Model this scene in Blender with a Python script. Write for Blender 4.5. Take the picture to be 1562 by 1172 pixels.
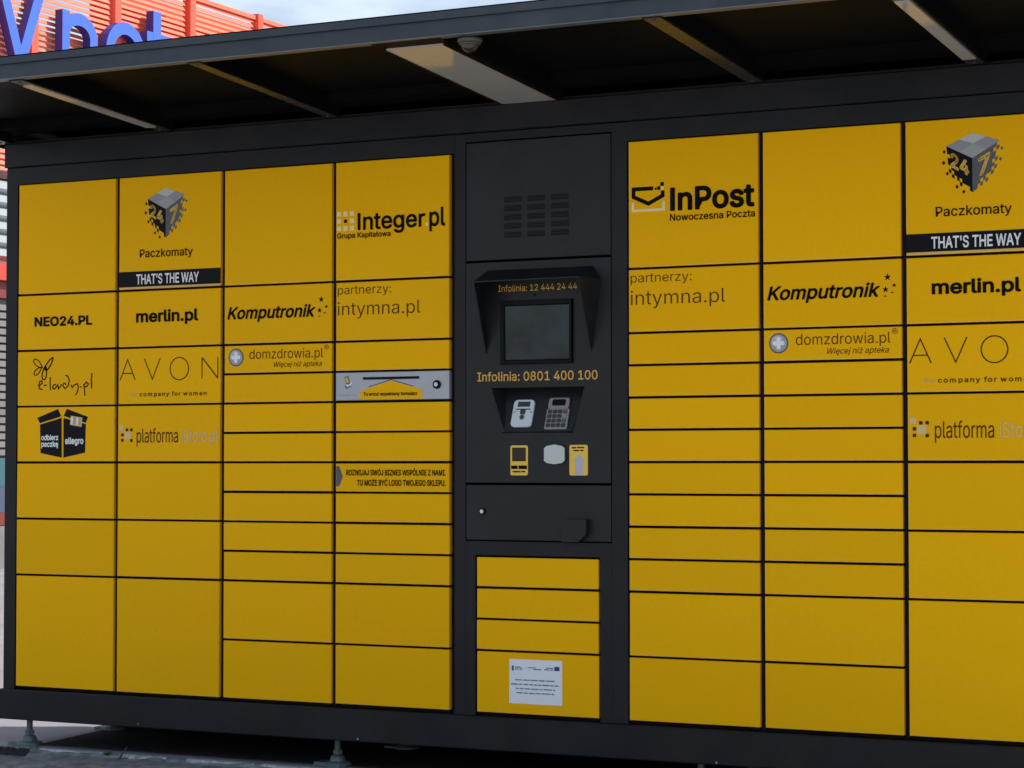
import bpy, bmesh, math, random
from mathutils import Vector, Matrix
from mathutils.geometry import tessellate_polygon
random.seed(7)
S = bpy.context.scene
C = S.collection
for o in list(bpy.data.objects): bpy.data.objects.remove(o)

# ---------------------------------------------------------------- camera
yaw, pitch, roll = -0.466045, 0.035564, -0.000575
cam = bpy.data.cameras.new('camera')
cam.sensor_width = 36.0
cam.lens = 3379.7 / 1562 * 36.0
cam.clip_end = 2000
co = bpy.data.objects.new('camera', cam); C.objects.link(co)
fwd = Vector((math.sin(yaw)*math.cos(pitch), math.cos(yaw)*math.cos(pitch), math.sin(pitch)))
rt = Vector((math.cos(yaw), -math.sin(yaw), 0)); up = rt.cross(fwd)
r2 = math.cos(roll)*rt + math.sin(roll)*up; u2 = -math.sin(roll)*rt + math.cos(roll)*up
m = Matrix((r2, u2, -fwd)).transposed().to_4x4(); m.translation = (5.669, -6.930, 0.8777)
co.matrix_world = m
S.camera = co

# ---------------------------------------------------------------- sky, sun, exposure
SUN_EL = math.radians(45); SUN_AZ = math.radians(63)       # azimuth from +Y towards +X
W = bpy.data.worlds.new('World'); S.world = W; W.use_nodes = True
nt = W.node_tree; nt.nodes.clear()
N = nt.nodes.new; L = nt.links.new
out = N('ShaderNodeOutputWorld'); bg = N('ShaderNodeBackground'); sky = N('ShaderNodeTexSky')
sky.sky_type = 'NISHITA'; sky.sun_disc = False
sky.sun_elevation = SUN_EL; sky.sun_rotation = SUN_AZ
sky.air_density = 1.0; sky.dust_density = 1.2; sky.ozone_density = 1.2
bg.inputs['Strength'].default_value = 0.085
tc = N('ShaderNodeTexCoord'); mp = N('ShaderNodeMapping'); mp.inputs['Scale'].default_value = (1.6, 1.6, 5.0)
nz = N('ShaderNodeTexNoise'); nz.inputs['Scale'].default_value = 1.7; nz.inputs['Detail'].default_value = 7; nz.inputs['Roughness'].default_value = 0.55
rp = N('ShaderNodeValToRGB'); rp.color_ramp.elements[0].position = 0.44; rp.color_ramp.elements[1].position = 0.66
rp.color_ramp.elements[1].color = (0.75, 0.75, 0.75, 1)
mx = N('ShaderNodeMix'); mx.data_type = 'RGBA'
mx.inputs['B'].default_value = (10.5, 10.8, 11.2, 1)
L(tc.outputs['Generated'], mp.inputs['Vector']); L(mp.outputs[0], nz.inputs['Vector']); L(nz.outputs['Fac'], rp.inputs[0])
L(rp.outputs[0], mx.inputs['Factor']); L(sky.outputs[0], mx.inputs['A']); L(mx.outputs['Result'], bg.inputs['Color'])
L(bg.outputs[0], out.inputs[0])
sl = bpy.data.lights.new('sun', 'SUN'); sl.energy = 3.6; sl.angle = math.radians(0.53); sl.color = (1.0, 0.95, 0.87)
so = bpy.data.objects.new('sun', sl); C.objects.link(so)
sd = Vector((math.sin(SUN_AZ)*math.cos(SUN_EL), math.cos(SUN_AZ)*math.cos(SUN_EL), math.sin(SUN_EL)))
so.rotation_euler = (-sd).to_track_quat('-Z', 'Y').to_euler(); so.location = (0, 0, 12)
S.view_settings.view_transform = 'Standard'; S.view_settings.look = 'None'
S.view_settings.exposure = 0.86; S.view_settings.gamma = 1.0
try: S.view_settings.use_curve_mapping = False
except Exception: pass

# ---------------------------------------------------------------- materials
def mat(name, col, rough=0.5, metal=0.0, var=0.0, vscale=6.0, bump=0.0, bscale=300.0, spec=0.5, col2=None, stretch=None, rvar=0.0, detail=5.0, bdist=0.001):
    M = bpy.data.materials.new(name); M.use_nodes = True
    t = M.node_tree; b = t.nodes['Principled BSDF']
    b.inputs['Base Color'].default_value = (*col, 1); b.inputs['Roughness'].default_value = rough
    b.inputs['Metallic'].default_value = metal; b.inputs['Specular IOR Level'].default_value = spec
    if var or bump or rvar or col2:
        c = t.nodes.new('ShaderNodeTexCoord'); g = t.nodes.new('ShaderNodeNewGeometry')
        src = g.outputs['Position']
        if stretch:
            q = t.nodes.new('ShaderNodeMapping'); q.inputs['Scale'].default_value = stretch
            t.links.new(src, q.inputs['Vector']); src = q.outputs[0]
        n = t.nodes.new('ShaderNodeTexNoise'); n.inputs['Scale'].default_value = vscale; n.inputs['Detail'].default_value = detail
        n.inputs['Roughness'].default_value = 0.6
        t.links.new(src, n.inputs['Vector'])
        if var or col2:
            x = t.nodes.new('ShaderNodeMix'); x.data_type = 'RGBA'
            a = [max(0, k*(1-var)) for k in col]; d = col2 or [min(1, k*(1+var)) for k in col]
            x.inputs['A'].default_value = (*a, 1); x.inputs['B'].default_value = (*d, 1)
            r = t.nodes.new('ShaderNodeMapRange'); r.inputs['From Min'].default_value = 0.3; r.inputs['From Max'].default_value = 0.7
            t.links.new(n.outputs['Fac'], r.inputs['Value']); t.links.new(r.outputs[0], x.inputs['Factor'])
            t.links.new(x.outputs['Result'], b.inputs['Base Color'])
        if rvar:
            r = t.nodes.new('ShaderNodeMapRange'); r.inputs['From Min'].default_value = 0.3; r.inputs['From Max'].default_value = 0.7
            r.inputs['To Min'].default_value = rough-rvar; r.inputs['To Max'].default_value = rough+rvar
            t.links.new(n.outputs['Fac'], r.inputs['Value']); t.links.new(r.outputs[0], b.inputs['Roughness'])
        if bump:
            n2 = t.nodes.new('ShaderNodeTexNoise'); n2.inputs['Scale'].default_value = bscale; n2.inputs['Detail'].default_value = 3
            t.links.new(g.outputs['Position'], n2.inputs['Vector'])
            bp = t.nodes.new('ShaderNodeBump'); bp.inputs['Strength'].default_value = bump; bp.inputs['Distance'].default_value = bdist
            t.links.new(n2.outputs['Fac'], bp.inputs['Height']); t.links.new(bp.outputs[0], b.inputs['Normal'])
    return M
M_YEL = mat('yellow_powder_coat', (0.83, 0.435, 0.0), 0.5, var=0.022, vscale=55, bump=0.25, bscale=260, rvar=0.05, spec=0.08)
def door_wear(M):
    t = M.node_tree; b = t.nodes['Principled BSDF']; src = b.inputs['Base Color'].links[0].from_socket
    oi = t.nodes.new('ShaderNodeObjectInfo'); mr = t.nodes.new('ShaderNodeMapRange'); mr.inputs['To Min'].default_value = 0.955; mr.inputs['To Max'].default_value = 1.03
    t.links.new(oi.outputs['Random'], mr.inputs['Value'])
    g = t.nodes.new('ShaderNodeNewGeometry'); n = t.nodes.new('ShaderNodeTexNoise'); n.inputs['Scale'].default_value = 2.6; n.inputs['Detail'].default_value = 9; n.inputs['Roughness'].default_value = .72; n.inputs['Distortion'].default_value = .6
    t.links.new(g.outputs['Position'], n.inputs['Vector'])
    m2 = t.nodes.new('ShaderNodeMapRange'); m2.inputs['From Min'].default_value = .56; m2.inputs['From Max'].default_value = .80; m2.inputs['To Min'].default_value = 0; m2.inputs['To Max'].default_value = .07
    t.links.new(n.outputs['Fac'], m2.inputs['Value'])
    v = t.nodes.new('ShaderNodeVectorMath'); v.operation = 'SCALE'; t.links.new(src, v.inputs[0]); t.links.new(mr.outputs[0], v.inputs['Scale'])
    x = t.nodes.new('ShaderNodeMix'); x.data_type = 'RGBA'; x.inputs['B'].default_value = (0.50, 0.30, 0.03, 1)      # dust and hand marks
    t.links.new(v.outputs[0], x.inputs['A']); t.links.new(m2.outputs[0], x.inputs['Factor']); t.links.new(x.outputs['Result'], b.inputs['Base Color'])
    bp1 = b.inputs['Normal'].links[0].from_node; n3 = t.nodes.new('ShaderNodeTexNoise'); n3.inputs['Scale'].default_value = 3.2; n3.inputs['Detail'].default_value = 1
    t.links.new(g.outputs['Position'], n3.inputs['Vector']); b3 = t.nodes.new('ShaderNodeBump'); b3.inputs['Strength'].default_value = .5; b3.inputs['Distance'].default_value = .012
    t.links.new(n3.outputs['Fac'], b3.inputs['Height']); t.links.new(bp1.outputs[0], b3.inputs['Normal']); t.links.new(b3.outputs[0], b.inputs['Normal'])
door_wear(M_YEL)
M_HILITE = mat('yellow_edge_highlight', (0.86, 0.60, 0.20), 0.5, var=0.2, vscale=30)  # pale yellow for the edge highlight painted on the door arrises
M_ANT = mat('anthracite_powder_coat', (0.0075, 0.0086, 0.0120), 0.45, var=0.10, vscale=7, bump=0.3, bscale=240, rvar=0.07, spec=0.22)
M_ANT2 = mat('anthracite_terminal', (0.0095, 0.0115, 0.0150), 0.40, var=0.08, vscale=9, bump=0.2, bscale=300, rvar=0.06, spec=0.25)
M_ROOF = mat('canopy_sheet', (0.0045, 0.0048, 0.0055), 0.5, var=0.15, vscale=5, rvar=0.08, spec=0.035)
M_BEAM = mat('beam_reflection_tone', (0.026, 0.026, 0.025), 0.28, var=0.12, vscale=8, rvar=0.05)  # paler than the beam sides: the doors' reflection put into the colour
M_FASC = mat('fascia_paint', (0.018, 0.028, 0.042), 0.36, var=0.10, vscale=6, bump=0.15, rvar=0.06, spec=0.35)
M_TRIM = mat('fascia_trim', (0.10, 0.11, 0.12), 0.35, metal=0.2, var=0.1, vscale=20)
M_GAP = mat('dark_gap', (0.016, 0.008, 0.005), 0.8, spec=0.1)
M_DIFF = mat('lamp_diffuser', (0.40, 0.395, 0.39), 0.07, var=0.03, vscale=12, spec=1.0)
M_INK = mat('black_print', (0.004, 0.002, 0.002), 0.55, spec=0.08)
M_INKT = mat('thin_brown_print', (0.060, 0.025, 0.006), 0.5, spec=0.1)
M_BLK = mat('black_band', (0.003, 0.003, 0.006), 0.45, spec=0.12)
M_WHT = mat('white_print', (0.75, 0.77, 0.82), 0.5)
M_BEI = mat('faint_print', (0.62, 0.46, 0.20), 0.5)
M_BE2 = mat('pale_print', (0.80, 0.66, 0.34), 0.5)
M_LIP = mat('door_lip', (0.55, 0.42, 0.16), 0.4)
M_PG = [mat('grey_print_a', (0.45, 0.46, 0.48), 0.4), mat('grey_print_b', (0.24, 0.25, 0.28), 0.4), mat('grey_print_c', (0.30, 0.31, 0.33), 0.4), mat('grey_print_d', (0.07, 0.075, 0.085), 0.4)]
M_SIL = mat('silver_panel', (0.36, 0.39, 0.43), 0.35, metal=0.2, var=0.05, vscale=30)
M_ORG = mat('amber_print', (0.72, 0.40, 0.06), 0.5)
M_STY = mat('yellow_sticker', (0.78, 0.50, 0.06), 0.4)
M_GLS = mat('screen_glass', (0.014, 0.022, 0.031), 0.10, spec=0.33, var=0.55, vscale=11, rvar=0.05, detail=3)
M_CARD = mat('reader_grey', (0.55, 0.62, 0.68), 0.35)
M_KEYS = mat('keypad_body', (0.26, 0.25, 0.25), 0.35, metal=0.4)
M_KEY = mat('key_rubber', (0.03, 0.03, 0.035), 0.5)
M_KRED = mat('key_red', (0.20, 0.05, 0.05), 0.5)
M_KGRN = mat('key_green', (0.03, 0.12, 0.08), 0.5)
M_WIN = mat('scanner_window', (0.03, 0.015, 0.012), 0.15, spec=0.3)
M_PAP = mat('paper', (0.74, 0.77, 0.84), 0.6, var=0.03, vscale=40)
M_RCP = mat('receipt_flap', (0.50, 0.55, 0.54), 0.3)
M_NAV = mat('navy_print', (0.02, 0.03, 0.16), 0.5)
M_TXT = mat('grey_small_print', (0.16, 0.19, 0.26), 0.6)
M_LIL = mat('lilac_print', (0.42, 0.44, 0.52), 0.5)
M_LCK = mat('lock_steel', (0.5, 0.5, 0.5), 0.25, metal=1.0)
M_GAL = mat('galvanised_steel', (0.12, 0.16, 0.17), 0.6, metal=0.4, var=0.25, vscale=60)
M_CAMH = mat('camera_housing', (0.06, 0.058, 0.053), 0.4)
M_CAMD = mat('camera_dome', (0.018, 0.017, 0.016), 0.12, spec=0.6)
M_CONC = mat('concrete', (0.13, 0.145, 0.155), 0.85, var=0.35, vscale=7, bump=0.8, bscale=90, detail=9, bdist=0.004)
M_KERB = mat('worn_kerb', (0.15, 0.175, 0.19), 0.8, var=0.5, vscale=22, bump=0.9, bscale=120, detail=9, bdist=0.004)
M_PAVE = mat('pavement', (0.22, 0.21, 0.225), 0.85, var=0.16, vscale=1.8, bump=0.6, bscale=70, detail=9, bdist=0.003)
M_LOUV = mat('red_louvre', (0.80, 0.155, 0.085), 0.5, var=0.12, vscale=2.0, bump=0)
M_POST = mat('red_post', (0.72, 0.09, 0.045), 0.5)
M_BLUE = mat('blue_letter', (0.045, 0.12, 0.56), 0.35)
M_BLUE_SHADE = mat('blue_letter_shade', (0.02, 0.025, 0.22), 0.4)  # navy sides: the shade on the letters put into their colour
M_WALL = mat('white_wall', (0.78, 0.76, 0.76), 0.7, var=0.05)
M_CLAD = mat('silver_cladding', (0.40, 0.43, 0.45), 0.4, metal=0.2, var=0.12, vscale=1.0)
M_SHUT = mat('grey_shutter', (0.15, 0.145, 0.15), 0.6, var=0.15, vscale=3.0)
M_RED = mat('red_band', (0.50, 0.045, 0.03), 0.4)
M_DRED = mat('dark_red_band', (0.16, 0.02, 0.02), 0.5)
M_DARK = mat('dark_gutter', (0.05, 0.05, 0.06), 0.6)
M_TEAL = mat('teal_poster', (0.03, 0.10, 0.12), 0.5); M_PBLU = mat('blue_poster', (0.05, 0.065, 0.12), 0.5)
M_TWIG = mat('dry_twig', (0.06, 0.05, 0.035), 0.9); M_WEED = mat('weed_green', (0.05, 0.08, 0.03), 0.8)

def dust(M, amount, col):
    t = M.node_tree; b = t.nodes['Principled BSDF']; src = b.inputs['Base Color'].links[0].from_socket
    g = t.nodes.new('ShaderNodeNewGeometry'); n = t.nodes.new('ShaderNodeTexNoise'); n.inputs['Scale'].default_value = 3.5; n.inputs['Detail'].default_value = 10; n.inputs['Roughness'].default_value = .7
    t.links.new(g.outputs['Position'], n.inputs['Vector'])
    m2 = t.nodes.new('ShaderNodeMapRange'); m2.inputs['From Min'].default_value = .42; m2.inputs['From Max'].default_value = .75; m2.inputs['To Min'].default_value = 0; m2.inputs['To Max'].default_value = amount
    t.links.new(n.outputs['Fac'], m2.inputs['Value'])
    x = t.nodes.new('ShaderNodeMix'); x.data_type = 'RGBA'; x.inputs['B'].default_value = (*col, 1)
    t.links.new(src, x.inputs['A']); t.links.new(m2.outputs[0], x.inputs['Factor']); t.links.new(x.outputs['Result'], b.inputs['Base Color'])
for m_ in (M_ANT, M_ANT2): dust(m_, .10, (0.09, 0.085, 0.08))
dust(M_FASC, .18, (0.14, 0.14, 0.14))

# ---------------------------------------------------------------- mesh helpers
def link(name, me, parent=None, loc=None):
    o = bpy.data.objects.new(name, me); C.objects.link(o)
    if parent: o.parent = parent
    if loc: o.location = loc
    return o
class MB:
    def __init__(s): s.v = []; s.f = []; s.mi = []; s.ms = []
    def slot(s, m):
        if m not in s.ms: s.ms.append(m)
        return s.ms.index(m)
    def add(s, vs, fs, m):
        k = len(s.v); i = s.slot(m); s.v += [tuple(x) for x in vs]
        for f in fs: s.f.append(tuple(k+a for a in f)); s.mi.append(i)
        return s
    def box(s, x0, x1, y0, y1, z0, z1, m, c=0.0):
        """box; c chamfers the edges of its -Y face"""
        if c:
            v = [(x0+c,y0,z0+c),(x1-c,y0,z0+c),(x1-c,y0,z1-c),(x0+c,y0,z1-c),
                 (x0,y0+c,z0),(x1,y0+c,z0),(x1,y0+c,z1),(x0,y0+c,z1),
                 (x0,y1,z0),(x1,y1,z0),(x1,y1,z1),(x0,y1,z1)]
            f = [(0,1,2,3),(4,5,1,0),(5,6,2,1),(6,7,3,2),(7,4,0,3),(8,9,5,4),(9,10,6,5),(10,11,7,6),(11,8,4,7),(11,10,9,8)]
        else:
            v = [(x0,y0,z0),(x1,y0,z0),(x1,y0,z1),(x0,y0,z1),(x0,y1,z0),(x1,y1,z0),(x1,y1,z1),(x0,y1,z1)]
            f = [(0,1,2,3),(5,4,7,6),(4,0,3,7),(1,5,6,2),(3,2,6,7),(4,5,1,0)]
        return s.add(v, f, m)
    def prism(s, pts, y0, y1, m):
        """outline of (x, z) points, extruded from y0 (front) to y1"""
        a = sum(pts[i][0]*pts[(i+1)%len(pts)][1]-pts[(i+1)%len(pts)][0]*pts[i][1] for i in range(len(pts)))
        if a < 0: pts = pts[::-1]
        n = len(pts); v = [(x,y0,z) for x,z in pts]+[(x,y1,z) for x,z in pts]
        f = [tuple(range(n))]+[(i,n+i,n+(i+1)%n,(i+1)%n) for i in range(n)]+[tuple(range(2*n-1,n-1,-1))]
        return s.add(v, f, m)
    def stroke(s, pts, w, y0, y1, m, closed=False):
        """mitred ribbon of width w along (x, z) points"""
        n = len(pts); A = []; B = []
        for i, p in enumerate(pts):
            p = Vector(p)
            if closed: a, b = Vector(pts[i-1]), Vector(pts[(i+1)%n])
            else: a = Vector(pts[i-1]) if i else None; b = Vector(pts[i+1]) if i < n-1 else None
            d1 = (p-a).normalized() if a is not None else (b-p).normalized()
            d2 = (b-p).normalized() if b is not None else d1
            t = (d1+d2)
            t = t.normalized() if t.length > 1e-4 else d1
            nn = Vector((-t[1], t[0])); k = 1/max(0.45, nn.dot(Vector((-d1[1], d1[0]))))
            A.append(p+nn*w/2*k); B.append(p-nn*w/2*k)
        v = [(q[0],y0,q[1]) for q in A]+[(q[0],y0,q[1]) for q in B]+[(q[0],y1,q[1]) for q in A]+[(q[0],y1,q[1]) for q in B]
        f = []
        for i in range(n if closed else n-1):
            j = (i+1)%n
            f += [(i,n+i,n+j,j),(2*n+i,i,j,2*n+j),(n+i,3*n+i,3*n+j,n+j)]
        if not closed: f += [(0,2*n,3*n,n),(n-1,2*n-1,4*n-1,3*n-1)]
        return s.add(v, f, m)
    def disc(s, cx, cz, r, y0, y1, m, n=20, rz=None):
        return s.prism([(cx+r*math.cos(2*math.pi*i/n), cz+(rz or r)*math.sin(2*math.pi*i/n)) for i in range(n)], y0, y1, m)
    def lathe(s, prof, cx, cy, m, n=20):
        """profile of (radius, z) turned round a vertical axis"""
        v = []; f = []
        for r, z in prof:
            v += [(cx+r*math.cos(2*math.pi*i/n), cy+r*math.sin(2*math.pi*i/n), z) for i in range(n)]
        for k in range(len(prof)-1):
            for i in range(n):
                j = (i+1)%n; f.append((k*n+i, k*n+j, (k+1)*n+j, (k+1)*n+i))
        f.append(tuple(range(n))[::-1]); f.append(tuple(range((len(prof)-1)*n, len(prof)*n)))
        return s.add(v, f, m)
    def mesh(s, name='mesh', shift=(0,0,0)):
        me = bpy.data.meshes.new(name)
        me.from_pydata([(a-shift[0], b-shift[1], c-shift[2]) for a,b,c in s.v], [], s.f)
        for m in s.ms: me.materials.append(m)
        me.polygons.foreach_set('material_index', s.mi)
        bm = bmesh.new(); bm.from_mesh(me); bmesh.ops.recalc_face_normals(bm, faces=bm.faces); bm.to_mesh(me); bm.free()
        me.update(); return me
    def build(s, name, parent=None, loc=None, smooth=False):
        me = s.mesh(name)
        if smooth: me.polygons.foreach_set('use_smooth', [True]*len(me.polygons))
        return link(name, me, parent, loc)

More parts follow.
